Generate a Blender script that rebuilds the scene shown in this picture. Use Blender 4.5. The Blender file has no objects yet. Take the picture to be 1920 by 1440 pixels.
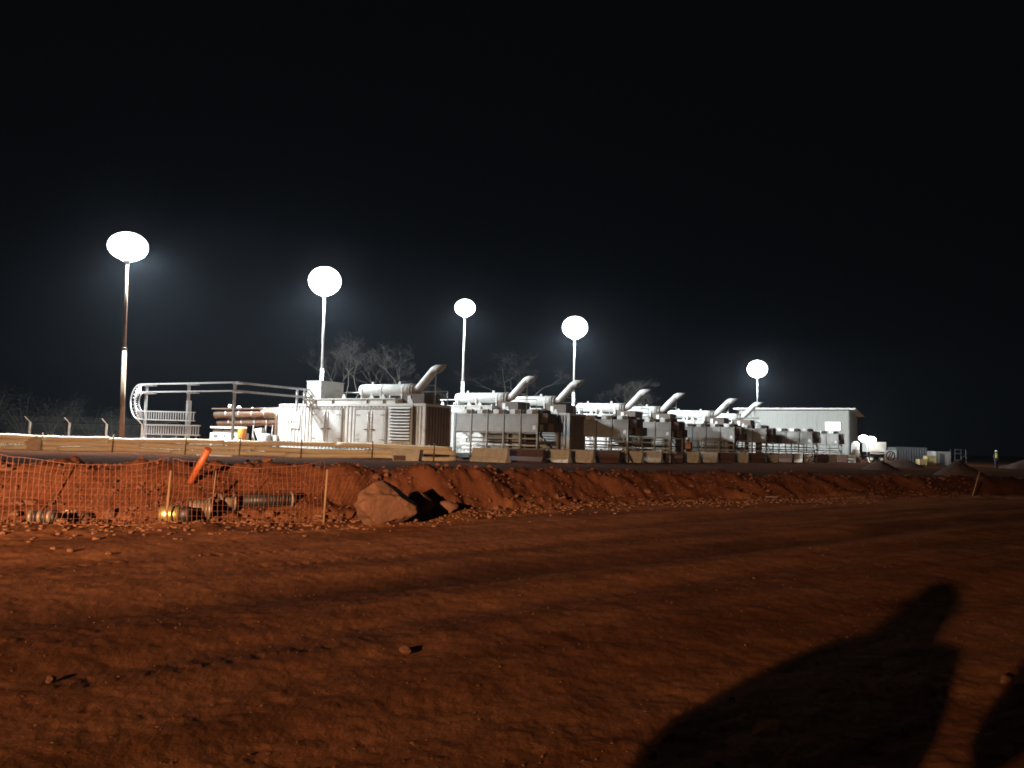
import bpy, bmesh, math, random
import numpy as np
from mathutils import Vector, Matrix, noise as mnoise
R_ = math.radians
random.seed(7)
rng = np.random.default_rng(7)
scene = bpy.context.scene
col = scene.collection

# ------------------------------------------------------------------ camera
F = 1500.0                                   # focal length in photograph pixels (1920 wide)
ROLL = math.atan(.026)
PITCH = math.atan(110 * math.cos(ROLL) / F)
EYE = Vector((0, 0, 1.6))
PAD = .5                                     # level of the plant's pad; the road by the camera is at 0
cam = bpy.data.cameras.new('camera')
cam.sensor_width = 36
cam.lens = 36 * F / 1920
cam.clip_start = .05
cam.clip_end = 3000
camo = bpy.data.objects.new('camera', cam)
CAMROT = Matrix.Rotation(math.pi / 2 + PITCH, 3, 'X') @ Matrix.Rotation(ROLL, 3, 'Z')
camo.matrix_world = Matrix.Translation(EYE) @ CAMROT.to_4x4()
col.objects.link(camo)
scene.camera = camo

# ------------------------------------------------------------------ night sky (no sun)
world = bpy.data.worlds.new('World')
scene.world = world
world.use_nodes = True
bg = world.node_tree.nodes['Background']
bg.inputs[0].default_value = (.55, .75, 1.0, 1)
bg.inputs[1].default_value = .0026

vs = scene.view_settings
vs.view_transform = 'Standard'
vs.look = 'None'
vs.gamma = 1
vs.exposure = 0
vs.use_curve_mapping = False
scene.render.engine = 'CYCLES'
cy = scene.cycles
cy.use_denoising = True
cy.filter_width = 1.75
cy.max_bounces = 5
cy.diffuse_bounces = 3
cy.glossy_bounces = 2
cy.transmission_bounces = 2
cy.volume_bounces = 0
cy.sample_clamp_indirect = 3
cy.use_light_tree = True
cy.caustics_reflective = False
cy.caustics_refractive = False

LAMP_POWER = 2400.0                           # radiance of the mast lamp heads
SPOT_POWER = 96000.0                         # work light behind the photographer
HAZE = .00042


def ray(px, py):
    return CAMROT @ Vector(((px - 960) / F, -(py - 720) / F, -1))


def at(px, py, Y):                           # the point of that line of sight at depth Y
    v = ray(px, py)
    return EYE + v * (Y / v.y)


def gr(px, py, z=0.0):                       # where that line of sight meets level z
    v = ray(px, py)
    return EYE + v * ((z - EYE.z) / v.z)


# ------------------------------------------------------------------ helpers
class MB:
    def __init__(self):
        self.v = []
        self.f = []
        self.smooth = []

    def add(self, vs, fs, smooth=False):
        o = len(self.v)
        self.v += [tuple(q) for q in vs]
        self.f += [tuple(i + o for i in f) for f in fs]
        self.smooth += [smooth] * len(fs)
        return self

    def box(self, x0, x1, y0, y1, z0, z1):
        return self.add([(x0, y0, z0), (x1, y0, z0), (x1, y1, z0), (x0, y1, z0), (x0, y0, z1), (x1, y0, z1), (x1, y1, z1), (x0, y1, z1)],
                        [(0, 3, 2, 1), (4, 5, 6, 7), (0, 1, 5, 4), (1, 2, 6, 5), (2, 3, 7, 6), (3, 0, 4, 7)])

    def cbox(self, x0, x1, y0, y1, z0, z1, c=.02):   # box with chamfered long edges (8-gon section in z/y, along x)
        sec = [(y0 + c, z0), (y1 - c, z0), (y1, z0 + c), (y1, z1 - c), (y1 - c, z1), (y0 + c, z1), (y0, z1 - c), (y0, z0 + c)]
        return self.prism(sec, x0, x1, 'x')

    def prism(self, sec, a0, a1, axis='y'):
        n = len(sec)
        def P(u, w, t):
            return (t, u, w) if axis == 'x' else ((u, t, w) if axis == 'y' else (u, w, t))
        vs = [P(u, w, a0) for u, w in sec] + [P(u, w, a1) for u, w in sec]
        fs = [tuple(range(n))[::-1], tuple(range(n, 2 * n))] + [(i, (i + 1) % n, n + (i + 1) % n, n + i) for i in range(n)]
        return self.add(vs, fs)

    def tube(self, path, r, n=8, caps=True, smooth=True):
        path = [Vector(q) for q in path]
        rs = r if isinstance(r, (list, tuple)) else [r] * len(path)
        vs = []
        up = Vector((0, 0, 1))
        t0 = (path[1] - path[0]).normalized()
        if abs(t0.z) > .9:
            up = Vector((0, 1, 0))
        for i, q in enumerate(path):
            if i == 0:
                t = path[1] - path[0]
            elif i == len(path) - 1:
                t = path[-1] - path[-2]
            else:
                t = (path[i + 1] - path[i]).normalized() + (path[i] - path[i - 1]).normalized()
            t.normalize()
            s = t.cross(up)
            if s.length < 1e-4:
                s = Vector((1, 0, 0))
            s.normalize()
            u = s.cross(t).normalized()
            up = u
            for k in range(n):
                a = 2 * math.pi * k / n
                vs.append(q + (s * math.cos(a) + u * math.sin(a)) * rs[i])
        fs = []
        m = len(path)
        for i in range(m - 1):
            for k in range(n):
                fs.append((i * n + k, i * n + (k + 1) % n, (i + 1) * n + (k + 1) % n, (i + 1) * n + k))
        self.add(vs, fs, smooth)
        if caps:
            o = len(self.v) - len(vs)
            self.f += [tuple(o + k for k in range(n))[::-1], tuple(o + (m - 1) * n + k for k in range(n))]
            self.smooth += [False, False]
        return self

    def bar(self, p, q, w=.05, h=None):          # square bar between two points
        h = h or w
        p, q = Vector(p), Vector(q)
        t = (q - p).normalized()
        up = Vector((0, 0, 1)) if abs(t.z) < .95 else Vector((0, 1, 0))
        s = t.cross(up).normalized() * (w / 2)
        u = s.cross(t).normalized() * (h / 2)
        vs = [p - s - u, p + s - u, p + s + u, p - s + u, q - s - u, q + s - u, q + s + u, q - s + u]
        return self.add(vs, [(3, 2, 1, 0), (4, 5, 6, 7), (0, 1, 5, 4), (1, 2, 6, 5), (2, 3, 7, 6), (3, 0, 4, 7)])

    def lathe(self, prof, n=20, axis='z', o=(0, 0, 0)):   # prof: (radius, height)
        vs = []
        for r, h in prof:
            for k in range(n):
                a = 2 * math.pi * k / n
                c, s = r * math.cos(a), r * math.sin(a)
                q = (c, s, h) if axis == 'z' else ((h, c, s) if axis == 'x' else (s, h, c))
                vs.append((q[0] + o[0], q[1] + o[1], q[2] + o[2]))
        m = len(prof)
        fs = [(i * n + k, i * n + (k + 1) % n, (i + 1) * n + (k + 1) % n, (i + 1) * n + k) for i in range(m - 1) for k in range(n)]
        fs += [tuple(range(n))[::-1], tuple((m - 1) * n + k for k in range(n))]
        return self.add(vs, fs, True)

    def mesh(self, name, mat=None):
        me = bpy.data.meshes.new(name)
        me.from_pydata(self.v, [], self.f)
        me.polygons.foreach_set('use_smooth', self.smooth)
        if mat:
            me.materials.append(mat)
        bm = bmesh.new()
        bm.from_mesh(me)
        bmesh.ops.recalc_face_normals(bm, faces=bm.faces)
        bm.to_mesh(me)
        bm.free()
        return me

    def build(self, name, mat, parent=None, loc=None, rz=0.0):
        o = bpy.data.objects.new(name, self.mesh(name, mat))
        col.objects.link(o)
        if parent:
            o.parent = parent
        if loc is not None:
            o.location = loc
        o.rotation_euler.z = rz
        return o


def empty(name, loc, rz=0.0):
    o = bpy.data.objects.new(name, None)
    o.empty_display_size = .2
    col.objects.link(o)
    o.location = loc
    o.rotation_euler.z = rz
    return o


def tag(o, label=None, cat=None, group=None, kind=None):
    if label: o['label'] = label
    if cat: o['category'] = cat
    if group: o['group'] = group
    if kind: o['kind'] = kind
    return o


KIDS = {}
def copy_tree(o, parent=None):
    c = o.copy()
    col.objects.link(c)
    c.parent = parent
    for ch in [x for x in bpy.data.objects if x.parent is o] if o not in KIDS else KIDS[o]:
        copy_tree(ch, c)
    return c


def children_of(o):
    return [x for x in bpy.data.objects if x.parent == o]


def inst(me_obj, parent, loc, rz=0.0, scale=None):      # another piece sharing the mesh data
    c = me_obj.copy()
    col.objects.link(c)
    c.parent = parent
    c.location = loc
    c.rotation_euler.z = rz
    if scale: c.scale = scale
    return c


# ------------------------------------------------------------------ materials
def mat(name, c, rough=.6, metal=0.0, var=.25, scale=4.0, bump=.0, bscale=40.0, c2=None, rvar=.15, stretch=None, dirt=None):
    m = bpy.data.materials.new(name)
    m.use_nodes = True
    nt = m.node_tree
    N, L = nt.nodes, nt.links
    b = N['Principled BSDF']
    tc = N.new('ShaderNodeTexCoord')
    vec = tc.outputs['Object']
    if stretch:
        mp = N.new('ShaderNodeMapping')
        mp.inputs['Scale'].default_value = stretch
        L.new(vec, mp.inputs[0])
        vec = mp.outputs[0]
    nz = N.new('ShaderNodeTexNoise')
    nz.inputs['Scale'].default_value = scale
    nz.inputs['Detail'].default_value = 8
    nz.inputs['Roughness'].default_value = .65
    L.new(vec, nz.inputs['Vector'])
    cr = N.new('ShaderNodeValToRGB')
    lo = tuple(x * (1 - var) for x in c) if c2 is None else c2
    hi = tuple(min(1, x * (1 + var * .5)) for x in c)
    cr.color_ramp.elements[0].color = (*lo, 1)
    cr.color_ramp.elements[0].position = .3
    cr.color_ramp.elements[1].color = (*hi, 1)
    cr.color_ramp.elements[1].position = .68
    L.new(nz.outputs['Fac'], cr.inputs[0])
    colr = cr.outputs[0]
    if dirt:                                  # blotchy dust / streaks of another colour
        n3 = N.new('ShaderNodeTexNoise')
        n3.inputs['Scale'].default_value = dirt[1]
        n3.inputs['Detail'].default_value = 10
        L.new(vec, n3.inputs['Vector'])
        r3 = N.new('ShaderNodeValToRGB')
        r3.color_ramp.elements[0].position = dirt[2]
        r3.color_ramp.elements[1].position = dirt[2] + .22
        L.new(n3.outputs['Fac'], r3.inputs[0])
        mx = N.new('ShaderNodeMixRGB')
        L.new(r3.outputs[0], mx.inputs[0])
        L.new(colr, mx.inputs[1])
        mx.inputs[2].default_value = (*dirt[0], 1)
        colr = mx.outputs[0]
    L.new(colr, b.inputs['Base Color'])
    mr = N.new('ShaderNodeMapRange')
    mr.inputs['To Min'].default_value = max(.03, rough - rvar)
    mr.inputs['To Max'].default_value = min(1, rough + rvar)
    L.new(nz.outputs['Fac'], mr.inputs[0])
    L.new(mr.outputs[0], b.inputs['Roughness'])
    b.inputs['Metallic'].default_value = metal
    if bump:
        n2 = N.new('ShaderNodeTexNoise')
        n2.inputs['Scale'].default_value = bscale
        n2.inputs['Detail'].default_value = 6
        L.new(vec, n2.inputs['Vector'])
        bp = N.new('ShaderNodeBump')
        bp.inputs['Strength'].default_value = bump
        bp.inputs['Distance'].default_value = .02
        L.new(n2.outputs['Fac'], bp.inputs['Height'])
        L.new(bp.outputs[0], b.inputs['Normal'])
    return m


def emat(name, c, s):
    m = bpy.data.materials.new(name)
    m.use_nodes = True
    nt = m.node_tree
    b = nt.nodes['Principled BSDF']
    b.inputs['Base Color'].default_value = (.8, .8, .8, 1)
    b.inputs['Emission Color'].default_value = (*c, 1)
    b.inputs['Emission Strength'].default_value = s
    return m


DUST = (.20, .085, .04)
M = dict(
    white=mat('white_paint', (.72, .72, .69), .45, 0, .12, 2.2, .05, 60, dirt=(DUST, 1.3, .60)),
    endshade=mat('painted_end_shade', (.13, .10, .085), .55, 0, .25, 2, .05, 50, dirt=((.11, .06, .04), 1.5, .58)),  # shade on the container ends, put into a darker brown
    shedp=mat('shed_cladding_paint', (.29, .29, .265), .55, 0, .10, 1.2, .04, 50, dirt=((.33, .29, .23), .8, .62)),
    cream=mat('cream_paint', (.62, .62, .57), .5, 0, .14, 1.4, .05, 50, dirt=((.35, .24, .16), .9, .58)),
    grey=mat('grey_paint', (.37, .355, .33), .5, 0, .2, 2.0, .05, 50, dirt=(DUST, 1.6, .6)),
    galv=mat('galvanised_steel', (.60, .60, .59), .45, .30, .25, 6, .04, 60),
    dark=mat('dark_steel', (.06, .055, .05), .5, .3, .4, 5, .05, 60, dirt=(DUST, 3, .6)),
    void=mat('dark_interior', (.018, .018, .018), .9, 0, .3, 3),
    brown=mat('brown_primer_steel', (.115, .078, .06), .6, .1, .35, 3, .08, 50),
    clad=mat('pipe_cladding', (.50, .36, .27), .36, .85, .25, 5, .06, 30, rvar=.12),
    rustpole=mat('dusty_pole_steel', (.36, .25, .17), .55, .35, .3, 5, .05, 60),
    conc=mat('concrete', (.68, .62, .52), .85, 0, .25, 3, .25, 45, dirt=((.34, .2, .13), 1.7, .62)),
    concred=mat('red_brown_barrier_tone', (.12, .05, .03), .6, 0, .35, 3, .1, 40, dirt=((.15, .07, .04), 2, .6)),  # tone of the dark barriers: their shade put into the colour
    timber=mat('tan_timber', (.80, .66, .46), .75, 0, .18, 3.0, .2, 30, stretch=(.35, 3, 3), dirt=((.5, .34, .2), 1.2, .64)),
    orange=mat('orange_plastic', (.42, .10, .03), .5, 0, .25, 5, .03, 60),
    net=mat('orange_netting', (.19, .05, .022), .6, 0, .35, 2.5),
    orangebox=mat('orange_enamel', (.75, .26, .04), .4, 0, .15, 4),
    brass=mat('gold_foil_metal', (.90, .66, .26), .38, .85, .2, 9, .12, 22, rvar=.08),
    rubber=mat('black_rubber', (.022, .02, .02), .5, 0, .4, 6, .05, 50, dirt=(DUST, 5, .62)),
    steelp=mat('dusty_steel', (.26, .19, .14), .5, .35, .4, 6, .1, 40, dirt=(DUST, 4, .55)),
    rock=mat('laterite_rock', (.14, .058, .028), .9, 0, .45, 2.6, 1.0, 11, dirt=((.12, .048, .023), 3.0, .5)),
    stone=mat('dusty_stone', (.20, .082, .037), .9, 0, .4, 6, .6, 40),
    rubble=mat('crumbled_soil', (.125, .045, .022), .95, 0, .45, 2.2, .9, 10),
    heap=mat('loose_red_soil', (.062, .026, .015), .95, 0, .45, 2.2, .9, 10),
    bark=mat('pale_bark', (.085, .074, .06), .9, 0, .4, 4, .3, 30),
    twig=mat('dry_twigs', (.034, .029, .023), .9, 0, .4, 4),
    leaf=mat('dusty_leaves', (.022, .02, .013), .8, 0, .5, 3),
    grass=mat('dry_grass', (.13, .09, .05), .9, 0, .5, 3),
    wood=mat('pale_stake_wood', (.24, .13, .065), .8, 0, .35, 8, .2, 40, stretch=(6, 6, .6)),
    sheet=mat('pale_dusty_sheet', (.50, .36, .26), .8, 0, .3, 5, .2, 20),
    plank=mat('white_painted_plank', (.75, .62, .5), .7, 0, .2, 8),
    skin=mat('skin', (.16, .085, .055), .55, 0, .12, 8),
    cloth=mat('dark_work_cloth', (.035, .037, .05), .9, 0, .3, 8, .3, 60),
    vesty=mat('yellow_high_visibility_cloth', (.80, .72, .05), .7, 0, .12, 8),
    vesto=mat('orange_high_visibility_cloth', (.85, .30, .04), .7, 0, .12, 8),
    helmet=mat('white_helmet_shell', (.75, .75, .72), .3, 0, .08, 8),
    boot=mat('boot_leather', (.05, .03, .02), .7, 0, .3, 10),
    sign=mat('white_sign_face', (.80, .80, .80), .5, 0, .08, 5),
    ink=mat('dark_sign_ink', (.03, .03, .035), .6, 0, .2, 8),
    band=mat('white_reflective_band', (.8, .8, .8), .3, 0, .05, 5),
    phone=mat('black_phone_shell', (.02, .02, .02), .25, 0, .1, 5),
    boxy=mat('tan_crate_board', (.55, .42, .20), .8, 0, .3, 5, .15, 30),
    gcont=mat('grey_container_paint', (.10, .105, .105), .6, 0, .25, 2, .05, 40),
    lamp=emat('glowing_lamp', (.88, .965, 1.0), LAMP_POWER),
    lampdim=emat('glowing_lamp_side', (.96, .985, 1.0), 14.0),
    lamps=emat('glowing_small_lamp', (1.0, .96, .86), 26.0),
    window=emat('lit_window_pane', (1.0, .98, .92), 2.2),
    beacon=emat('lit_orange_beacon', (1.0, .35, .08), 1.6),
    bluel=emat('lit_blue_indicator', (.25, .5, 1.0), 1.4),
    worklamp=emat('glowing_work_lamp', (1.0, .62, .24), 12.0),
)

# ------------------------------------------------------------------ terrain
FX = [-60, -14, -8, -2.6, 3.3, 18, 40, 90]
FY = [-6, 11.0, 13.4, 15.7, 22.0, 31, 43, 62]


def yfence(x):
    x = np.asarray(x, dtype=float)
    return (np.interp(x - 1.2, FX, FY) + np.interp(x, FX, FY) + np.interp(x + 1.2, FX, FY)) / 3


_perm = rng.random((256, 256))
def vnoise(x, y):
    xi, yi = np.floor(x).astype(int), np.floor(y).astype(int)
    fx, fy = x - xi, y - yi
    fx, fy = fx * fx * (3 - 2 * fx), fy * fy * (3 - 2 * fy)
    g = lambda a, b: _perm[a & 255, b & 255]
    return (g(xi, yi) * (1 - fx) + g(xi + 1, yi) * fx) * (1 - fy) + (g(xi, yi + 1) * (1 - fx) + g(xi + 1, yi + 1) * fx) * fy - .5


def fbm(x, y, s, o=4, rough=.5):
    t = np.zeros_like(x)
    a = 1.0
    for k in range(o):
        c, sn = math.cos(k * 1.1), math.sin(k * 1.1)
        t += a * vnoise((x * c - y * sn) * s + 17 * k + 100, (x * sn + y * c) * s + 31 * k + 100)
        a *= rough
        s *= 2.03
    return t


def sstep(a, b, x):
    t = np.clip((x - a) / (b - a), 0, 1)
    return t * t * (3 - 2 * t)


RD = (.775, .632)                            # direction of the haul road
def road_uv(x, y):
    return x * RD[0] + y * RD[1], -x * RD[1] + y * RD[0]      # along, across


def terrain(x, y, detail=True):
    x = np.asarray(x, dtype=float)
    y = np.asarray(y, dtype=float)
    s = (y - yfence(x)) * .86
    base = PAD * sstep(2.0, 6.0, s) - .35 * sstep(34, 60, x) * sstep(3, 8, s)
    wob = fbm(x, y, .35, 3)
    hb = .93 - .20 * sstep(-3, 6, x) - .16 * sstep(4, 14, x) + .16 * fbm(x + 40, y, .22, 3)
    front = sstep(.75 + .5 * wob, 2.5 + .8 * wob, s)
    back = 1 - sstep(2.9, 5.5, s)
    berm = np.maximum(0, hb * front * back + base * 0)
    z = np.maximum(base, berm)
    if detail:
        on = sstep(.2, 1.0, s) * (1 - sstep(3.5, 5.5, s))
        toe = np.exp(-((s + .3) / 1.1) ** 2)
        z = z + on * (.20 * fbm(x, y, 1.1, 5, .6) + .13 * np.maximum(0, fbm(x + 9, y + 3, 2.7, 4, .6)))
        z = z + toe * (.09 * fbm(x, y, .9, 5, .62))
        u, v = road_uv(x, y)
        near = 1 - sstep(-.5, .6, s)
        z = z + near * (.045 * fbm(u * .18, v, .9, 4) + .020 * fbm(x, y, 3.0, 4, .6) + .006 * fbm(x, y, 13.0, 4, .7))
        for v0, w, d in ((7.9, .42, .05), (6.3, .40, .035), (4.0, .45, .02), (11.3, .35, .02)):      # wheel ruts
            z = z - near * d * np.exp(-((v - v0 - .25 * vnoise(u * .12, u * 0 + v0)) / w) ** 2)
        for v0, u0, u1, d in ((10.8, 1.2, 6.0, .013), (5.8, .4, 4.6, .006), (9.75, 3.5, 11, .008), (7.25, -2, 3.0, .005)):   # tread prints
            k = ((u * 5.5 + np.abs(v - v0) * 2.5) % 1.0) < .4
            z = z - d * k * (np.abs(v - v0) < .12) * sstep(u0, u0 + 1, u) * (1 - sstep(u1 - 2, u1, u)) * (vnoise(u * 1.3, v * 2) > -.22)
        z = z + (1 - near) * (1 - on) * .03 * fbm(x, y, .5, 4)
    return z


def tz(x, y):
    return float(terrain(np.array([x]), np.array([y]))[0])


_T = np.concatenate([np.linspace(3, 40, 3000), np.linspace(40, 140, 1500)])
def hit(px, py):                             # first point where that line of sight meets the ground
    v = ray(px, py)
    X, Y, Z = v.x * _T / v.y, _T, EYE.z + v.z * _T / v.y
    k = int(np.argmax(terrain(X, Y) >= Z))
    return Vector((X[k], Y[k], Z[k]))


def make_ground():
    ang = np.concatenate([np.linspace(-40, 40, 760), np.linspace(41, 319, 70)])
    rad = np.concatenate([[.4, .9, 1.5], np.geomspace(2.2, 36, 520), np.geomspace(36.6, 200, 90), [320, 700, 1600]])
    A, RR = np.meshgrid(np.radians(ang), rad)
    X, Y = RR * np.sin(A), RR * np.cos(A)
    # bend the far rings back to keep the front fan; outside the fan detail is low anyway
    Z = terrain(X, Y)
    Z = np.where(RR > 210, np.where(Z > .3, PAD, Z), Z)
    nr, na = X.shape
    co = np.stack([X, Y, Z], -1).reshape(-1, 3)
    co = np.vstack([co, [[0, 0, tz(0, 0)]]])
    idx = np.arange(nr * na).reshape(nr, na)
    a, b = idx[:-1, :], np.roll(idx[:-1, :], -1, 1)
    d, c = idx[1:, :], np.roll(idx[1:, :], -1, 1)
    quads = np.stack([a, d, c, b], -1).reshape(-1, 4)
    tris = np.stack([np.full(na, nr * na), idx[0], np.roll(idx[0], -1)], -1)
    me = bpy.data.meshes.new('ground')
    me.vertices.add(len(co))
    me.vertices.foreach_set('co', co.ravel())
    nl = quads.size + tris.size
    me.loops.add(nl)
    me.loops.foreach_set('vertex_index', np.concatenate([quads.ravel(), tris.ravel()]).astype(np.int32))
    me.polygons.add(len(quads) + len(tris))
    me.polygons.foreach_set('loop_start', np.concatenate([np.arange(len(quads)) * 4, quads.size + np.arange(len(tris)) * 3]).astype(np.int32))
    me.polygons.foreach_set('use_smooth', np.ones(len(quads) + len(tris), dtype=bool))
    me.update()
    me.validate()
    x, y = co[:, 0], co[:, 1]
    s = (y - yfence(x)) * .86
    u, v = road_uv(x, y)
    wv = v + .55 * fbm(u * .25, v, .5, 3)
    damp = .95 * np.exp(-((wv - 8.25) / .62) ** 2) + .55 * np.exp(-((wv - 9.6) / .35) ** 2) + .35 * np.exp(-((wv - 6.0) / .4) ** 2)
    damp += .55 * sstep(2.9, 1.6, wv) * (.6 + fbm(u * .3, v, 1.0, 3))
    damp *= np.clip(.75 + 1.0 * fbm(u * .5, v, .8, 4), .15, 1.2) * (1 - sstep(-1.5, 0, s))
    pad = sstep(3.6, 5.5, s)
    berm_ = sstep(.3, 1.2, s + .5 * fbm(x, y, .8, 3)) * (1 - pad)
    for nm, arr in (('berm', berm_), ('streak', np.clip(.5 + .9 * fbm(u * .16, v * 1.7, .9, 5, .62) + .22 * fbm(x, y, 6.0, 4, .7), 0, 1)), ('damp', np.clip(damp, 0, 1)), ('pad', pad)):
        at_ = me.attributes.new(nm, 'FLOAT', 'POINT')
        at_.data.foreach_set('value', arr.astype(np.float32))
    m = bpy.data.materials.new('red_laterite_soil')
    m.use_nodes = True
    nt = m.node_tree
    N, L = nt.nodes, nt.links
    bsdf = N['Principled BSDF']
    tc = N.new('ShaderNodeTexCoord')
    def nz(scale, det=8, ro=.6):
        n = N.new('ShaderNodeTexNoise')
        n.inputs['Scale'].default_value = scale
        n.inputs['Detail'].default_value = det
        n.inputs['Roughness'].default_value = ro
        L.new(tc.outputs['Object'], n.inputs['Vector'])
        return n.outputs['Fac']
    def ramp(f, e):
        r = N.new('ShaderNodeValToRGB')
        r.color_ramp.elements[0].position, r.color_ramp.elements[0].color = e[0][0], (*e[0][1], 1)
        r.color_ramp.elements[1].position, r.color_ramp.elements[1].color = e[1][0], (*e[1][1], 1)
        L.new(f, r.inputs[0])
        return r.outputs[0]
    def mix(f, a, b, t='MIX'):
        mx = N.new('ShaderNodeMixRGB')
        mx.blend_type = t
        for k, q in enumerate((f, a, b)):
            if isinstance(q, tuple): mx.inputs[k].default_value = (*q, 1)
            elif isinstance(q, float): mx.inputs[k].default_value = q
            else: L.new(q, mx.inputs[k])
        return mx.outputs[0]
    def attr(nm):
        a_ = N.new('ShaderNodeAttribute')
        a_.attribute_name = nm
        return a_.outputs['Fac']
    soil = ramp(nz(.8), ((.3, (.24, .088, .038)), (.7, (.36, .145, .062))))
    fine = ramp(nz(23, 5, .7), ((.35, (.62, .58, .55)), (.65, (1.15, 1.1, 1.05))))
    soil = mix(.55, soil, fine, 'MULTIPLY')
    soil = mix(1.0, soil, ramp(attr('streak'), ((.1, (.62, .58, .56)), (.9, (1.18, 1.2, 1.22)))), 'MULTIPLY')
    padc = ramp(nz(.6), ((.3, (.066, .021, .009)), (.7, (.115, .041, .018))))
    padc = mix(.5, padc, fine, 'MULTIPLY')
    c = mix(attr('pad'), soil, padc)
    spoil = ramp(nz(1.6), ((.3, (.095, .031, .016)), (.7, (.18, .066, .032))))
    spoil = mix(.7, spoil, fine, 'MULTIPLY')
    c = mix(attr('berm'), c, spoil)
    c = mix(attr('damp'), c, (.085, .034, .018))
    L.new(c, bsdf.inputs['Base Color'])
    bsdf.inputs['Roughness'].default_value = .92
    bsdf.inputs['Specular IOR Level'].default_value = .04
    b1 = N.new('ShaderNodeBump')
    b1.inputs['Strength'].default_value = .42
    b1.inputs['Distance'].default_value = .022
    ad = N.new('ShaderNodeMath')
    ad.operation = 'ADD'
    L.new(nz(9, 6, .7), ad.inputs[0])
    L.new(nz(45, 4, .7), ad.inputs[1])
    L.new(ad.outputs[0], b1.inputs['Height'])
    L.new(b1.outputs[0], bsdf.inputs['Normal'])
    me.materials.append(m)
    o = bpy.data.objects.new('ground', me)
    col.objects.link(o)
    tag(o, 'red dirt haul road rising to a spoil berm and a levelled pad', 'ground', kind='structure')
    return o


make_ground()

# ------------------------------------------------------------------ lamp masts
def lamp_mast(px, py, Y, wpx, hpx, sleeve_py, label, lean=0.0, pole_m='galv', aim=None):
    top = at(px, py, Y)
    z0 = tz(top.x, Y)
    H = top.z - z0
    r = empty('lamp_mast', (top.x - H * math.sin(lean), Y, z0))
    sc = Y / F
    hz = hpx * sc * .5
    split = at(px, sleeve_py, Y).z - z0
    MB().lathe([(.24, 0), (.24, .03), (.13, .035), (.13, .05)], 16).build('base_plate', M['galv'], r)
    MB().tube([(0, 0, .04), (0, 0, split)], [.135, .12], 14).build('sleeve', M['rustpole' if pole_m == 'rust' else 'galv'], r)
    MB().tube([(0, 0, split), (0, 0, split + .08)], .15, 14).build('collar', M['dark'], r)
    MB().tube([(0, 0, split + .05), (0, 0, H - hz * .9)], [.085, .06], 12).build('pole', M['rustpole' if pole_m == 'rust' else 'galv'], r)
    MB().lathe([(.06, -.25), (.20, -.12), (.22, 0), (.10, .06)], 14, o=(0, 0, H - hz)).build('lamp_collar', M['galv'], r)
    n = 40
    prof = [(max(.02, math.sin(t)) * wpx * sc * .5, -math.cos(t) * hz) for t in np.linspace(.06, math.pi - .06, 11)]  # head swollen to the size of the lamp's glare
    lh = MB().lathe(prof, n, o=(0, 0, H)).build('lamp_head', M['lamp'], r)
    lh.data.materials.append(M['lampdim'])       # camera side of the head dimmed to keep its light off the foreground
    av = Vector(aim or (top.x / Y * .9, .9, -.46)).normalized()
    for f in lh.data.polygons:
        f.material_index = 0 if f.normal.dot(av) > .5 else 1
    r.rotation_euler.y = lean
    return tag(r, label, 'lamp mast', 'lamp masts lighting the plant')


lamp_mast(240, 462, 46.0, 71, 53, 655, 'tall lamp mast with brownish pole beside the curved cable ladder', pole_m='rust', lean=-.028, aim=(-.16, .88, -.46))
lamp_mast(609, 527, 54.6, 61, 54, 690, 'lamp mast standing behind the white box on the container roof', lean=-.012)
lamp_mast(872, 577, 64.0, 39, 32, 714, 'lamp mast with the smallest glow, behind the second exhaust silencer')
lamp_mast(1078, 614, 73.3, 48, 42, 735, 'lamp mast rising behind the third exhaust outlet')
lamp_mast(1420, 692, 107.0, 37, 33, 790, 'lamp mast rising behind the metal shed')

# ------------------------------------------------------------------ generator containers
TH = R_(30)
AX, BX = Vector((math.cos(TH), -math.sin(TH), 0)), Vector((math.sin(TH), math.cos(TH), 0))   # along / across the units
CL, CW = 11.16, 2.5
TIP = (11.63, 1.25)


def corrugated(mb, x0, x1, y, z0, z1, pitch=.28, d=.04, axis='x', sgn=-1):
    xs = []
    x = x0
    while x < x1 - 1e-6:
        for f, k in ((0, 0), (.34, 0), (.5, 1), (.84, 1)):
            if x + f * pitch < x1:
                xs.append((x + f * pitch, y - sgn * k * d if False else y + k * d))
        x += pitch
    xs.append((x1, y))
    vs = []
    for q, w in xs:
        for z in (z0, z1):
            vs.append((q, w, z) if axis == 'x' else (w, q, z))
    fs = [(2 * i, 2 * i + 2, 2 * i + 3, 2 * i + 1) for i in range(len(xs) - 1)]
    mb.add(vs, fs)


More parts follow.
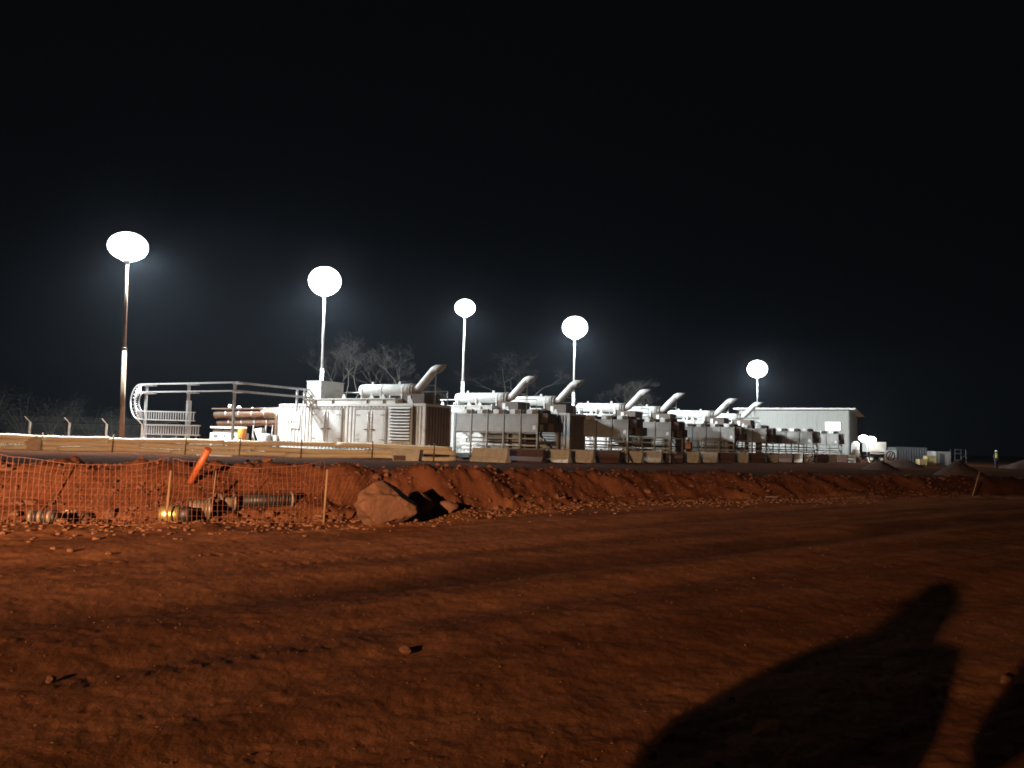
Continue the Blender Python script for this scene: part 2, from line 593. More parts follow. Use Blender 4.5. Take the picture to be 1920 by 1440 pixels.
def make_generator(full):
    r = empty('generator_container', (0, 0, 0), -TH)
    w = M['white']
    b = MB()
    corrugated(b, .15, CL - .95, .02, .42, 2.98)
    corrugated(b, CL - .62, CL - .12, .02, .42, 2.98, pitch=.22)
    b.box(.1, CL - .1, .08, CW - .1, .35, 3.0)
    b.build('side_wall', w, r)
    MB().box(0, CL, 0, CW, .12, .36).build('skid', M['dark'], r)
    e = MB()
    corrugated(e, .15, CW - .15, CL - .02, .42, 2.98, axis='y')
    e.build('end_wall', M['endshade'], r)
    fr = MB()
    for x in (0, CL - .13):
        fr.box(x, x + .13, 0, .13, .36, 3.1)
        fr.box(x, x + .13, CW - .13, CW, .36, 3.095)
    fr.box(.13, CL - .13, -.004, .1, 2.98, 3.1)
    fr.box(.13, CL - .13, -.004, .1, .36, .48)
    fr.box(.13, CL - .13, CW - .1, CW, 2.98, 3.1)
    fr.box(CL - .1, CL + .003, .13, CW - .13, 2.98, 3.1)
    fr.box(CL - .1, CL + .003, .13, CW - .13, .36, .48)
    fr.build('corner_frame', w, r)
    MB().box(.05, CL - .05, .05, CW - .05, 3.085, 3.13).build('roof', w, r)
    # raised roof deck with its rim
    d = MB()
    d.box(2.0, 8.94, .12, CW - .3, 3.13, 3.38)
    d.box(1.95, 8.99, .06, CW - .25, 3.38, 3.44)
    deck = d.build('roof_deck', w, r)
    for x in (2.9, 4.25, 6.9, 8.1):
        MB().box(x, x + .05, .04, .118, 3.12, 3.38).build('deck_bracket', M['grey'], deck)
    lug0 = None
    for i, (x, y) in enumerate(((5.0, .3), (7.1, .3), (7.9, .35), (10.0, .25), (10.0, 2.4))):
        if lug0 is None:
            lug0 = MB().prism([(-.16, 0), (.16, 0), (.05, .26), (-.05, .26)], -.05, .05, 'y').build('lifting_lug', w, r, (x, y, 3.44))
        else:
            inst(lug0, r, (x, y, 3.44 if x < 9 else 3.13))
    # doors
    for x0, x1 in ((2.82, 5.11), (6.19, 8.40)):
        f = MB()
        f.box(x0 - .07, x1 + .07, -.035, .03, 2.80, 2.90)
        f.box(x0 - .07, x0, -.035, .03, .80, 2.80)
        f.box(x1, x1 + .07, -.035, .03, .80, 2.80)
        f.box(x0 - .07, x1 + .07, -.035, .03, .70, .80)
        f.build('door_frame', M['grey'], r)
        xm = (x0 + x1) / 2
        for s, (p, q) in ((1, (x0 + .03, xm - .025)), (-1, (xm + .025, x1 - .03))):
            dm = MB()
            dm.box(p, q, -.03, .04, .83, 2.77)
            dm.box(p + .10, q - .10, -.042, -.028, .93, 2.67)
            dr = dm.build('door', M['white'], r)
            for z in (1.05, 2.45):
                hx = (p, p + .32) if s > 0 else (q - .32, q)
                MB().box(hx[0], hx[1], -.06, -.043, z, z + .05).build('hinge', M['grey'], dr)
            lx = q - .10 if s > 0 else p + .10
            MB().tube([(lx, -.075, .9), (lx, -.075, 2.7)], .02, 6).build('lock_rod', M['galv'], dr)
            MB().box(lx - .26 if s > 0 else lx, lx if s > 0 else lx + .26, -.085, -.05, 1.62, 1.67).build('door_handle', M['dark'], dr)
    # louvre
    MB().box(8.70, 10.26, -.012, .079, 1.0, 3.02).build('louvre_backing', M['void'], r)
    f = MB()
    f.box(8.66, 8.76, -.06, .02, .95, 3.06)
    f.box(10.20, 10.30, -.06, .02, .95, 3.06)
    f.box(8.76, 10.20, -.055, .02, 2.97, 3.06)
    f.box(8.76, 10.20, -.055, .02, .95, 1.04)
    f.build('louvre_frame', w, r)
    sl = None
    for k in range(11):
        z = 1.10 + k * .172
        if sl is None:
            sl = MB().prism([(-.16, 0), (-.03, .105), (-.03, .125), (-.16, .02)], 8.76, 10.20, 'x').build('louvre_slat', w, r, (0, 0, z))
        else:
            inst(sl, r, (0, 0, z))
    MB().box(10.31, 10.53, .005, .09, .48, 2.97).build('access_panel', M['brown'], r)
    # plenum box under the exhaust, with its pale plate
    pb = MB().box(9.0, 10.5, .75, 2.3, 3.13, 3.72).build('exhaust_plenum', M['brown'], r)
    MB().box(9.35, 9.58, .72, .75, 3.2, 3.62).build('cover_plate', w, pb)
    # silencer
    y0, zc, rs = TIP[1], 3.99, .335
    prof = [(.05, 5.4), (.20, 5.42), (.30, 5.50), (rs, 5.62), (rs, 9.05), (.30, 9.15)]
    s = MB().lathe(prof, 24, 'x', (0, y0, zc)).build('silencer', w, r)
    for x in (5.75, 7.2, 8.75):
        sd = MB().box(x, x + .06, y0 - .36, y0 + .36, 3.40, 3.86)
        sd.box(x - .06, x + .12, y0 - .40, y0 + .40, 3.40, 3.45)
        sd.build('saddle', w, s)
        MB().lathe([(rs + .015, x - .03), (rs + .02, x), (rs + .02, x + .06), (rs + .015, x + .09)], 24, 'x', (0, y0, zc)).build('band', w, s)
    for x in (6.35, 8.35):
        MB().prism([(x - .09, zc + rs - .02), (x + .09, zc + rs - .02), (x + .06, zc + rs + .15), (x - .06, zc + rs + .15)], y0 - .03, y0 + .03, 'y').build('eye_lug', w, s)
    # exhaust pipe
    path = [(9.1, y0, zc), (9.55, y0, zc), (9.72, y0, zc + .05), (9.85, y0, zc + .16)]
    for t in np.linspace(0, 1, 5):
        path.append((9.9 + t * .82, y0, zc + .21 + t * .82))
    for t in np.linspace(.2, 1, 5):
        an = (math.pi / 4) * (1 - t)
        path.append((10.72 + .42 * (math.sin(math.pi / 4) - math.sin(an)) , y0, zc + 1.03 + .42 * (math.cos(an) - math.cos(math.pi / 4))))
    xe, ze = path[-1][0], path[-1][2]
    mb = MB()
    rp = .245
    mb.tube(path, rp, 18, caps=False)
    # slanted mouth: longer on top
    n = 18
    ring = []
    for k in range(n):
        a = 2 * math.pi * k / n
        ring.append((a, y0 + rp * math.cos(a), ze + rp * math.sin(a)))
    v0 = [(xe - .02, yy, zz) for a, yy, zz in ring]
    v1 = [(xe + .28 + .26 * math.sin(a), yy, zz) for a, yy, zz in ring]
    v2 = [(xe + .28 + .26 * math.sin(a), y0 + (yy - y0) * .9, ze + (zz - ze) * .9) for a, yy, zz in ring]
    v3 = [(xe - .1, y0 + (yy - y0) * .9, ze + (zz - ze) * .9) for a, yy, zz in ring]
    fs = []
    for j in range(3):
        fs += [(j * n + k, j * n + (k + 1) % n, (j + 1) * n + (k + 1) % n, (j + 1) * n + k) for k in range(n)]
    mb.add(v0 + v1 + v2 + v3, fs, True)
    ep = mb.build('exhaust_pipe', w, r)
    MB().lathe([(.02, 0), (rp * .88, .001), (rp * .88, .01)], 18, 'x', (xe - .08, y0, ze)).build('dark_mouth_disc', M['void'], ep)  # near-black disc closing the pipe mouth
    for x in (9.22, 9.42):
        MB().lathe([(rp, x), (.36, x + .005), (.36, x + .06), (rp, x + .065)], 22, 'x', (0, y0, zc)).build('flange', M['grey'], ep)
    # stay post of the exhaust
    st = MB()
    st.tube([(10.72, y0 + .25, 3.13), (10.72, y0 + .25, zc + .95)], .035, 8)
    st.bar((10.2, y0 + .25, zc + .25), (10.72, y0 + .25, zc + .25), .05)
    st.build('stay_post', M['galv'], r)
    # walkway handrail at the back of the roof
    hr = MB()
    for z in (3.55, 3.95):
        hr.tube([(.4, CW - .12, z), (CL - .2, CW - .12, z)], .028, 6)
    for x in np.linspace(.4, CL - .2, 6):
        hr.tube([(x, CW - .12, 3.1), (x, CW - .12, 3.95)], .028, 6)
    hr.build('handrail', M['galv'], r)
    if full:
        bx = MB().box(1.93, 3.08, .35, 2.35, 3.44, 4.50).build('air_intake_box', w, r)
        MB().box(1.90, 3.11, .32, 2.38, 4.50, 4.55).build('box_lid', w, bx)
        sg = MB().box(.99, 1.80, -.03, -.005, 1.63, 2.53).build('notice_board', M['sign'], r)
        for i, (x, z, ww, hh) in enumerate([(1.08, 2.36, .07, .10), (1.2, 2.36, .1, .07), (1.34, 2.36, .03, .1), (1.42, 2.36, .1, .03), (1.58, 2.34, .04, .12),
                                            (1.06, 1.96, .14, .11), (1.30, 1.97, .13, .10), (1.54, 1.98, .16, .06), (1.24, 1.70, .08, .05), (1.42, 1.69, .12, .06), (1.2, 2.2, .4, .02)]):
            MB().box(x, x + ww, -.036, -.03, z, z + hh).build('printed_mark', M['ink'], sg)
        MB().box(-.25, .05, -.14, -.005, .45, 1.2).build('earthing_box', M['grey'], r)
    return r


def place_gen(o, px, py, Y, label):
    t = at(px, py, Y)
    o.location = Vector((t.x, Y, PAD)) - AX * TIP[0] - BX * TIP[1]
    return tag(o, label, 'generator', 'row of generator containers')


TIPS = [(838, 685, 44.8), (1009, 706, 50.7), (1097, 714, 53.1), (1223, 731, 60.0), (1287, 738, 63.2), (1385, 748, 68.3), (1433, 755, 72.8)]
ORD = ['', 'second', 'third', 'fourth', 'fifth', 'sixth', 'seventh']
gen1 = make_generator(True)
place_gen(gen1, *TIPS[0], 'white generator container with notice board and roof box at the row\'s near end')
proto = make_generator(False)
KIDS = {}
for o in bpy.data.objects:
    if o.parent: KIDS.setdefault(o.parent, []).append(o)
for o in bpy.data.objects:
    KIDS.setdefault(o, [])
for i in range(1, 7):
    g = proto if i == 1 else copy_tree(proto)
    place_gen(g, *TIPS[i], f'generator container with exhaust silencer, {ORD[i]} along the row from the notice board')

# ------------------------------------------------------------------ radiator tables in front of the generators
RW, RDP, RZ, RB = 5.72, 2.75, 2.80, 1.74       # width, depth, top and underside of the cooler body


def make_radiator():
    r = empty('radiator_table', (0, 0, 0), -TH)
    pw = RW / 5
    sec = pan = fan = cap = None
    for k in range(5):
        x = -RW + k * pw
        m = MB()
        m.box(x + .10, x + pw - .07, .0, .06, RB, RB + .42)
        m.box(x + .10, x + pw - .07, .0, .06, RB + .445, RZ)
        m.box(x + .12, x + pw - .09, .02, .07, RB + .41, RB + .45)
        p = m.build('cooler_panel', M['grey'], r)
        MB().box(x + .10, x + pw - .07, -.035, .0, RZ - .09, RZ - .02).build('top_rail', M['grey'], p)
        fr = MB()
        fr.lathe([(.02, 0), (.40, .005), (.36, .22), (.40, .24), (.40, .26), (.02, .262)], 18, 'z', (x + pw * .5, .62, RZ + .02))
        fs = fr.build('fan_cowl', M['white'], r)
        MB().box(x + pw * .30, x + pw * .62, .12, .17, RZ + .02, RZ + .24).build('motor_box', M['white'], fs)
        fr = MB()
        fr.lathe([(.02, 0), (.40, .005), (.36, .22), (.40, .24), (.40, .26), (.02, .262)], 18, 'z', (x + pw * .5, 2.0, RZ + .02))
        fr.build('fan_cowl', M['dark'], r)
        MB().tube([(x + pw * .92, .25, RZ), (x + pw * .92, .25, RZ + .30)], .045, 6).build('vent_stub', M['dark'], r)
    MB().box(-RW + .04, -.04, .09, RDP - .05, RB + .04, RZ - .02).build('coil_body', M['brown'], r)
    s = MB()
    s.box(-.02, .04, .15, RDP - .15, RB + .65, RZ - .05)
    s.box(.04, .5, .35, 1.5, RB + .55, RZ + .05)
    s.box(.04, .42, 1.3, 2.5, RB + .05, RB + .6)
    s.build('header_box', M['brown'], r)
    MB().box(.05, .10, .25, .62, RB + .10, RB + .45).build('junction_box', M['grey'], r)
    MB().box(-.30, -.10, -.03, -.003, RB + .15, RB + .38).build('data_plate', M['sign'], r)
    for k in range(6):
        x = -RW + k * pw
        lg = MB()
        lg.box(x - .045, x + .045, -.03, .06, 0, RZ + .05)
        l = lg.build('leg', M['grey'], r)
        lg = MB()
        lg.box(x - .045, x + .045, RDP - .1, RDP - .01, 0, RB + .1)
        lg.build('leg', M['grey'], r)
    br = MB()
    br.bar((.0, .0, .62), (.38, -.02, .02), .07)
    br.bar((.0, .0, .62), (-.34, -.02, .02), .07)
    br.bar((.0, .05, RB), (.0, RDP - .1, .5), .05)
    br.build('brace', M['dark'], r)
    hb = MB()
    hb.box(-RW, 0, .07, .12, RB - .09, RB)
    hb.box(-RW, 0, RDP - .1, RDP - .04, RB - .09, RB)
    hb.build('bearer', M['grey'], r)
    for y, z, rr, mm in ((.9, .95, .06, 'white'), (1.15, .70, .085, 'white'), (1.6, .42, .06, 'galv'), (2.1, 1.12, .05, 'brown'), (.6, 1.36, .05, 'white')):
        MB().tube([(-RW - .2, y, z), (.1, y, z)], rr, 10).build('coolant_pipe', M[mm], r)
    for x in (-4.9, -3.3, -1.4):
        MB().box(x, x + .42, .8, 1.25, .12, .62).build('valve_box', M['cream'], r)
        MB().lathe([(.02, 0), (.14, .005), (.14, .05), (.02, .055)], 14, 'x', (x + .9, 1.15, .70)).build('pipe_flange', M['brown'], r)
    rb = MB()
    rb.box(-RW, .0, .5, RDP - .2, .10, .16)
    for x in (-RW + .2, -RW / 2, -.3):
        rb.box(x, x + .12, .5, RDP - .2, 0, .10)
    rb.build('pipe_sleeper', M['dark'], r)
    return r


RPOS = [(1008, 776, 46.5), (1177, 787, 52.6), (1257, 791.5, 55.6), (1376, 801, 64.3), (1436, 803, 65.9), (1522, 809.6, 73.0), (1571, 813.7, 79.4)]
rad0 = make_radiator()
for o in bpy.data.objects:
    if o.parent: 
        l = KIDS.setdefault(o.parent, [])
        if o not in l: l.append(o)
for o in bpy.data.objects:
    KIDS.setdefault(o, [])
RLAB = ['radiator table on legs with brownish coil, beside the container with notice board'] + \
       [f'radiator table on legs, {ORD[i]} along the row from the log barrier' for i in range(1, 7)]
for i, (px, py, Y) in enumerate(RPOS):
    r = rad0 if i == 0 else copy_tree(rad0)
    p = at(px, py, Y)
    r.location = (p.x, Y, PAD)
    tag(r, RLAB[i], 'radiator', 'row of radiator tables')

# ------------------------------------------------------------------ concrete barriers in front of the radiators, some with shade painted into their colour
def barrier_mesh(L, m, h=.78):
    sec = [(-.30, 0), (.30, 0), (.30, .10), (.14, .34), (.10, h - .03), (.07, h), (-.07, h), (-.10, h - .03), (-.14, .34), (-.30, .10)]
    mb = MB().prism([(a, b) for a, b in sec], -L / 2, L / 2, 'x')
    o = bpy.data.meshes.new('barrier')
    return mb


p0, p1 = Vector((RPOS and at(1008, 776, 46.5).x, 46.5, 0)), Vector((at(1571, 813.7, 79.4).x, 79.4, 0))
dirv = (p1 - p0).normalized()
brz = math.atan2(dirv.y, dirv.x)
pos = -4.6
off = Vector((-.72, .69, 0)) * .35
seq = []
k = 0
while pos < 47:
    dark_ = k in (1, 4, 7, 10, 12, 14, 17, 19)
    L = 2.3 if not dark_ else 2.6
    seq.append((pos + L / 2, L, dark_, k))
    pos += L + (.05 if k % 4 else .35)
    k += 1
kp = {}
for c, L, dark_, k in seq:
    q = p0 + dirv * c + off
    key = (L, dark_)
    nm = 'shade_toned_barrier' if dark_ else 'concrete_barrier'
    if key not in kp:
        kp[key] = barrier_mesh(L, None).mesh(nm, M['concred' if dark_ else 'conc'])
    o = bpy.data.objects.new(nm, kp[key])
    col.objects.link(o)
    o.location = (q.x, q.y, tz(q.x, q.y) - .01)
    o.rotation_euler = (0, 0, -TH + random.uniform(-.06, .06))
    tag(o, 'low barrier block in painted red-brown shade among pale concrete ones by the radiators' if dark_ else 'low pale concrete barrier block in the line before the radiator legs',
        'barrier', 'dark barriers in the line' if dark_ else 'pale barriers in the line')
# the single block standing out of the log barrier
q = at(762, 846, 42.6)
mb = MB().prism([(-.85, .62), (-.62, 0), (.72, 0), (.80, .62)], -.32, .32, 'y')
o = mb.build('concrete_block', M['conc'], None, (q.x, 42.55, PAD - .02), R_(-4))
tag(o, 'tapered concrete block breaking the tan log barrier below the louvre', 'block')
MB().box(-.60, .05, -.345, -.322, .03, .30).build('red_brown_panel', M['concred'], o)  # red-brown panel on the block's front face

# ------------------------------------------------------------------ tan log barrier on the pad's edge
def log_mesh(L, r, seed):
    rnd = random.Random(seed)
    n = 16
    path, rs = [], []
    ph = rnd.random() * 6
    for i in range(n):
        t = i / (n - 1)
        path.append((t * L, .025 * math.sin(ph + t * 5), .035 * math.sin(ph * 2 + t * 4) + .012 * rnd.uniform(-1, 1)))
        rs.append(r * (1.05 - .12 * t) * (1 + .05 * rnd.uniform(-1, 1)))
    return MB().tube(path, rs, 10)


lb = empty('log_barrier', (-29.5, 43.2, PAD))
tag(lb, 'long low barrier of stacked tan logs along the edge of the pad', 'barrier')
logs = [log_mesh(6.2, .134, s).mesh('log', M['timber']) for s in range(5)]
for row in range(3):
    x = -1.0 - row * 1.7
    k = 0
    while x < 26.3:
        o = bpy.data.objects.new('log', logs[(k * 2 + row) % 5])
        col.objects.link(o)
        o.parent = lb
        o.location = (x, .03 * math.sin(k * 2.1 + row) + .02 * row, .14 + row * .292 + .02 * math.sin(k * 3 + row * 2))
        o.rotation_euler = (random.uniform(0, 6), random.uniform(-.004, .004), random.uniform(-.004, .004))
        Lk = 6.1
        if x + Lk > 26.6:
            o.scale.x = (26.6 - x) / 6.2
        x += Lk + .04
        k += 1
for x in (1.0, 4.4, 8.2, 12.1, 15.0, 18.3, 22.1, 25.4):
    MB().tube([(x, -.2, 0), (x + .02, -.19, .98)], .035, 8).build('retaining_stake', M['wood'], lb)
o = MB().prism([(-.35, 0), (.30, .03), (.42, .62), (.1, .78), (-.32, .6)], -.02, .0, 'y').build('pale_sheet', M['sheet'], None, (at(63, 830, 42.85).x, 42.82, PAD + .03))
o.rotation_euler.x = R_(-8)
tag(o, 'pale sheet leaning on the tan log barrier', 'sheet')
q = gr(478, 852, PAD)
o = MB().cbox(-.9, .9, -.08, .08, 0, .06, .01).build('white_plank', M['plank'], None, (q.x, 41.6, tz(q.x, 41.6) + .005), R_(2))
tag(o, 'white plank lying on the ground before the log barrier', 'plank')

# ------------------------------------------------------------------ cable ladder rack
C0 = at(441, 717, 44.0)
tr = empty('cable_ladder_rack', (C0.x, 44.0, PAD), -TH)      # local x along the units, y across
tag(tr, 'galvanised cable ladder rack on posts looping down at its end', 'cable rack')
ZT, ZL, ZI, ZB = 4.02, 3.55, 2.42, 1.92
for x in (0, -3.8, -7.6):
    MB().box(x - .06, x + .06, -.06, .06, 0, ZT - .06).build('post', M['galv'], tr)
    bb = MB()
    for z in (ZT, ZL):
        bb.box(x - .05, x + .75, -.14, .14, z - .12, z - .06)
    bb.build('bracket', M['galv'], tr)
zc1 = (ZT + ZB) / 2
ro, ri = (ZT - ZB) / 2, (ZL - ZI) / 2
for nm, zt, rad in (('outer_rail', ZT, ro), ('inner_rail', ZL, ri)):
    for yo in (-.13, .13):
        pts = [(0, yo, zt)] + [(-7.9, yo, zt)]
        for a in np.linspace(0, math.pi, 13)[1:-1]:
            pts.append((-8.0 - rad * math.sin(a) * .82, yo, zc1 + rad * math.cos(a)))
        pts += [(-7.9, yo, zc1 - rad), (-3.3, yo, zc1 - rad - .05)]
        m = MB()
        for a, b in zip(pts[:-1], pts[1:]):
            m.bar(a, b, .045, .065)
        m.build(nm, M['galv'], tr)
# rungs on the loop and the lower run
rg = MB().box(-.018, .018, -.025, .025, 0, .50).build('rung', M['galv'], tr, (-7.9, 0, ZB))
for i in range(1, 22):
    inst(rg, tr, (-7.9 + i * .22, 0, ZB - .003 * i))
for a in np.linspace(.25, math.pi - .1, 14):
    m = MB()
    x1, z1 = -8.0 - ri * math.sin(a) * .82, zc1 + ri * math.cos(a)
    x2, z2 = -8.0 - ro * math.sin(a) * .82, zc1 + ro * math.cos(a)
    m.bar((x1, 0, z1), (x2, 0, z2), .05, .035)
    m.build('rung', M['galv'], tr)
# cables lying in the top run
for yo, rr in ((-.05, .02), (.03, .024)):
    MB().tube([(-7.7, yo, ZT - .02), (-4, yo, ZT + .01), (-.1, yo, ZT)], rr, 6).build('cable', M['rubber'], tr)
# second run turning across to the container roof
for z in (ZT, ZL):
    m = MB()
    for xo in (-.13, .13):
        m.bar((xo, .1, z), (xo, 5.6, z - .02), .045, .10)
    m.bar((-.13, .05, z), (.13, .05, z), .05, .10)
    m.build('cross_run_rail', M['galv'], tr)
for i in range(11):
    MB().box(-.13, .13, .4 + i * .48, .44 + i * .48, ZT - .03, ZT).build('rung', M['galv'], tr)
for y in (4.7, 5.3):
    MB().box(-.05, .05, y - .05, y + .05, 2.63, ZT - .06).build('post', M['galv'], tr)
# lower ladder run with legs
l2 = empty('cable_ladder', (C0.x, 44.0, PAD), -TH)
tag(l2, 'short low cable ladder on edge under the looped cable rack', 'cable rack')
for z in (1.02, 1.56):
    MB().box(-7.05, -2.3, -.35, -.25, z, z + .07).build('rail', M['galv'], l2)
rg2 = MB().box(-.02, .02, -.33, -.27, 1.08, 1.57).build('rung', M['galv'], l2, (-6.95, 0, 0))
for i in range(1, 22):
    inst(rg2, l2, (-6.95 + i * .215, 0, 0))
for x in (-7.0, -5.6, -4.3, -2.6):
    MB().box(x - .03, x + .03, -.33, -.27, 0, 1.03).build('leg', M['galv'], l2)
o = MB().box(-4.42, -4.20, .35, .55, 0, 3.05).build('junction_post', M['galv'], None, (C0.x, 44.0, PAD), -TH)
tag(o, 'plain square post standing behind the looped cable rack', 'post')

# ------------------------------------------------------------------ pipe and pump module left of the first container
pm = empty('pump_module', gen1.location, -TH)
tag(pm, 'copper coloured pipe bundle and pump module at the end of the first container', 'pump module')
for y, z, rr in ((.45, 2.55, .25), (.75, 2.05, .27), (1.4, 2.75, .22)):
    path = [(-6.2, y, z - .10), (-3.5, y, z - .03), (-1.2, y, z + .02), (-.75, y, z + .02), (-.5, y, z - .08), (-.42, y, z - .4), (-.42, y, .35)]
    pp = MB().tube(path, rr, 16).build('insulated_pipe', M['clad'], pm)
    for x in (-5.1, -3.9, -2.7, -1.6):
        MB().lathe([(rr, x), (rr + .02, x + .01), (rr + .02, x + .07), (rr, x + .08)], 18, 'x', (0, y, z - .03)).build('strap', M['galv'], pp)
MB().lathe([(.28, -.34), (.62, -.33), (.62, -.24), (.28, -.23)], 24, 'x', (0, .8, 2.35)).build('end_flange', M['brown'], pm)
q = MB().box(-6.25, -1.9, .1, 1.9, 2.80, 2.86)
q.build('canopy_sheet', M['clad'], pm)
MB().box(-6.3, -2.9, .12, .20, 1.55, 1.66).build('pipe_beam', M['cream'], pm)
MB().box(-6.2, -3.1, .25, .35, 1.25, 1.55).build('back_panel', M['brown'], pm)
cb = MB().box(-6.15, -3.15, .0, .55, .78, 1.25).build('control_cabinet', M['white'], pm)
for x, ww in ((-5.8, .42), (-4.85, .16), (-4.0, .22)):
    MB().box(x, x + ww, -.012, .0, .93, 1.13).build('cabinet_window', M['gcont'], cb)
for x in (-6.1, -4.6, -3.2):
    MB().box(x - .04, x + .04, .05, .13, 0, .78).build('leg', M['galv'], pm)
for x in (-2.6, -1.5, -.9):
    m = MB()
    m.bar((x, .3, 0), (x + .15, .3, 1.8), .08)
    m.bar((x + .45, .3, 0), (x + .15, .3, 1.2), .06)
    m.build('trestle', M['grey'], pm)
MB().prism([(-2.1, 1.55), (-1.45, 1.62), (-1.42, .25)], .0, .25, 'y').build('hopper_plate', M['cream'], pm)
MB().lathe([(.05, .30), (.34, .34), (.36, .5), (.36, 1.12), (.30, 1.24), (.05, 1.27)], 20, 'z', (-.95, -.1, 0)).build('dosing_tank', M['white'], pm)
MB().box(-1.25, -.62, -.38, .22, .12, .31).build('tank_stand', M['cream'], pm)
MB().tube([(-5.0, .5, 2.86), (-5.0, .5, 3.10)], .10, 10).build('vent_stub', M['white'], pm)
MB().lathe([(.12, 0), (.14, .05), (.10, .12), (.02, .15)], 12, 'z', (-3.9, .3, 2.87)).build('indicator_lamp', M['bluel'], pm)
q = pm.matrix_basis @ Vector((-2.75, -.35, 0))
od = empty('orange_tank', (q.x, q.y, PAD), -TH)
tag(od, 'small orange tank on a stand before the copper coloured pipes', 'tank')
MB().lathe([(.06, .86), (.25, .88), (.27, .95), (.27, 1.50), (.24, 1.58), (.06, 1.60)], 20).build('drum', M['orangebox'], od)
m = MB()
for sx in (-.22, .22):
    for sy in (-.2, .2):
        m.bar((sx, sy, 0), (sx, sy, .86), .05)
m.box(-.27, .27, -.25, .25, .82, .868)
m.build('stand', M['white'], od)
# grassy rubble below the module
# ------------------------------------------------------------------ chain link fence with cranked posts at the back
cf = empty('chain_link_fence', (-40, 62, PAD))
tag(cf, 'chain link fence with cranked pale posts before the dark bushes', 'fence')
fp = MB()
fp.box(-.06, .06, -.06, .06, -.1, 1.72)
fp.bar((0, 0, 1.72), (-.36, -.12, 2.15), .06)
fpx = [at(x, 800, 62).x + 40 for x in (-12, 56, 130, 200, 267)]
fo = None
for x in fpx:
    if fo is None:
        fo = fp.build('post', M['steelp'], cf, (x, 0, 0))
    else:
        inst(fo, cf, (x, 0, 0))
wm = MB()
x0, x1 = fpx[0], fpx[-1] + 3
xx = x0
while xx < x1 - .2:
    wm.bar((xx, .07, .05), (xx + 1.6 if xx + 1.6 < x1 else x1, .07, 1.65), .006)
    wm.bar((xx + 1.6, .08, .05), (xx, .08, 1.65), .006)
    xx += .16
for z in (.05, .85, 1.65):
    wm.bar((x0, .07, z), (x1, .07, z), .012)
for k_, (dx, dz) in enumerate(((-.1, 1.84), (-.22, 1.98), (-.34, 2.12))):
    wm.bar((x0 + dx, -.1, dz), (x1 + dx, -.1, dz), .012)
tag(wm.build('wire_mesh', M['dark'], cf), kind='stuff')

# ------------------------------------------------------------------ trees and bushes
def grow(mb, tw, p, d, L, r, lev, rnd, spread=.62, twigs=5):
    n = 4 if lev > 1 else 3
    pts, rs = [p], [r]
    q = p.copy()
    dd = d.copy()
    for i in range(n):
        dd = (dd + Vector((rnd.gauss(0, .16), rnd.gauss(0, .16), rnd.gauss(.04, .12)))).normalized()
        q = q + dd * (L / n)
        pts.append(q.copy())
        rs.append(r * (1 - .42 * (i + 1) / n))
    mb.tube(pts, rs, 7 if lev > 3 else (5 if lev > 1 else 4), caps=False)
    if lev <= 0:
        for _ in range(twigs):
            e = Vector((rnd.gauss(0, 1), rnd.gauss(0, 1), rnd.gauss(.35, .8))).normalized()
            b = pts[rnd.randrange(1, len(pts))]
            m_ = b + e * rnd.uniform(.15, .4)
            f_ = m_ + (e + Vector((rnd.gauss(0, .5), rnd.gauss(0, .5), rnd.gauss(.1, .5)))).normalized() * rnd.uniform(.15, .45)
            tw.tube([b, m_, f_], [.010, .007, .004], 3, caps=False)
        return
    kids = 2 if lev > 3 else rnd.choice((2, 3, 3))
    for k in range(kids):
        az = rnd.uniform(0, 6.28)
        side = Vector((math.cos(az), math.sin(az), rnd.uniform(-.05, .35)))
        nd = (dd * (1 - spread * rnd.uniform(.6, 1.1)) + side * spread * rnd.uniform(.7, 1.2)).normalized()
        st = pts[-1] if k < 2 else pts[-2]
        grow(mb, tw, st, nd, L * rnd.uniform(.66, .86), rs[-1] * rnd.uniform(.66, .85), lev - 1, rnd, spread, twigs)


def bare_tree(px, Y, H, seed, label, spread=.62, lev=5, r0=.26, stems=1, twigs=5):
    x = at(px, 800, Y).x
    z0 = tz(x, Y)
    r = empty('bare_tree', (x, Y, z0))
    rnd = random.Random(seed)
    tm, cm, tw = MB(), MB(), MB()
    for s in range(stems):
        d = Vector((rnd.gauss(0, .12) + (s - (stems - 1) / 2) * .35, rnd.gauss(0, .1), 1)).normalized()
        b = Vector((rnd.uniform(-.1, .1) + (s - (stems - 1) / 2) * .3, 0, -.1))
        t = b + d * H * .26
        tm.tube([b, b.lerp(t, .12), b.lerp(t, .5), t], [r0 * 1.35, r0 * 1.05, r0 * .95, r0 * .85], 9, caps=False)
        for k in range(3 if stems == 1 else 2):
            az = rnd.uniform(0, 6.28) if stems > 1 else k * 2.1 + rnd.uniform(-.4, .4)
            nd = (d * .75 + Vector((math.cos(az), math.sin(az), .25)) * spread).normalized()
            grow(cm, tw, t, nd, H * .24, r0 * .62, lev - 1, rnd, spread, twigs)
    tm.build('trunk', M['bark'], r)
    cr = cm.build('crown', M['bark'], r)
    tag(tw.build('twigs', M['twig'], cr), kind='stuff')
    return tag(r, label, 'tree', 'bare trees behind the plant')


bare_tree(655, 94, 13.2, 11, 'bare branching tree beside the second lamp mast', .55, 6, .26, 1, 5)
bare_tree(715, 98, 13.4, 23, 'bare forked tree behind the first exhaust silencer', .52, 6, .24, 1, 4)
bare_tree(765, 103, 9.6, 29, 'small bare tree close behind the first exhaust pipe', .6, 5, .15, 2, 4)
bare_tree(965, 124, 17.5, 37, 'wide bare tree between the third and fourth lamp masts', .66, 6, .34, 1, 6)
bare_tree(1180, 122, 12.3, 41, 'faint bare tree behind the fourth generator container', .66, 6, .26, 1, 5)


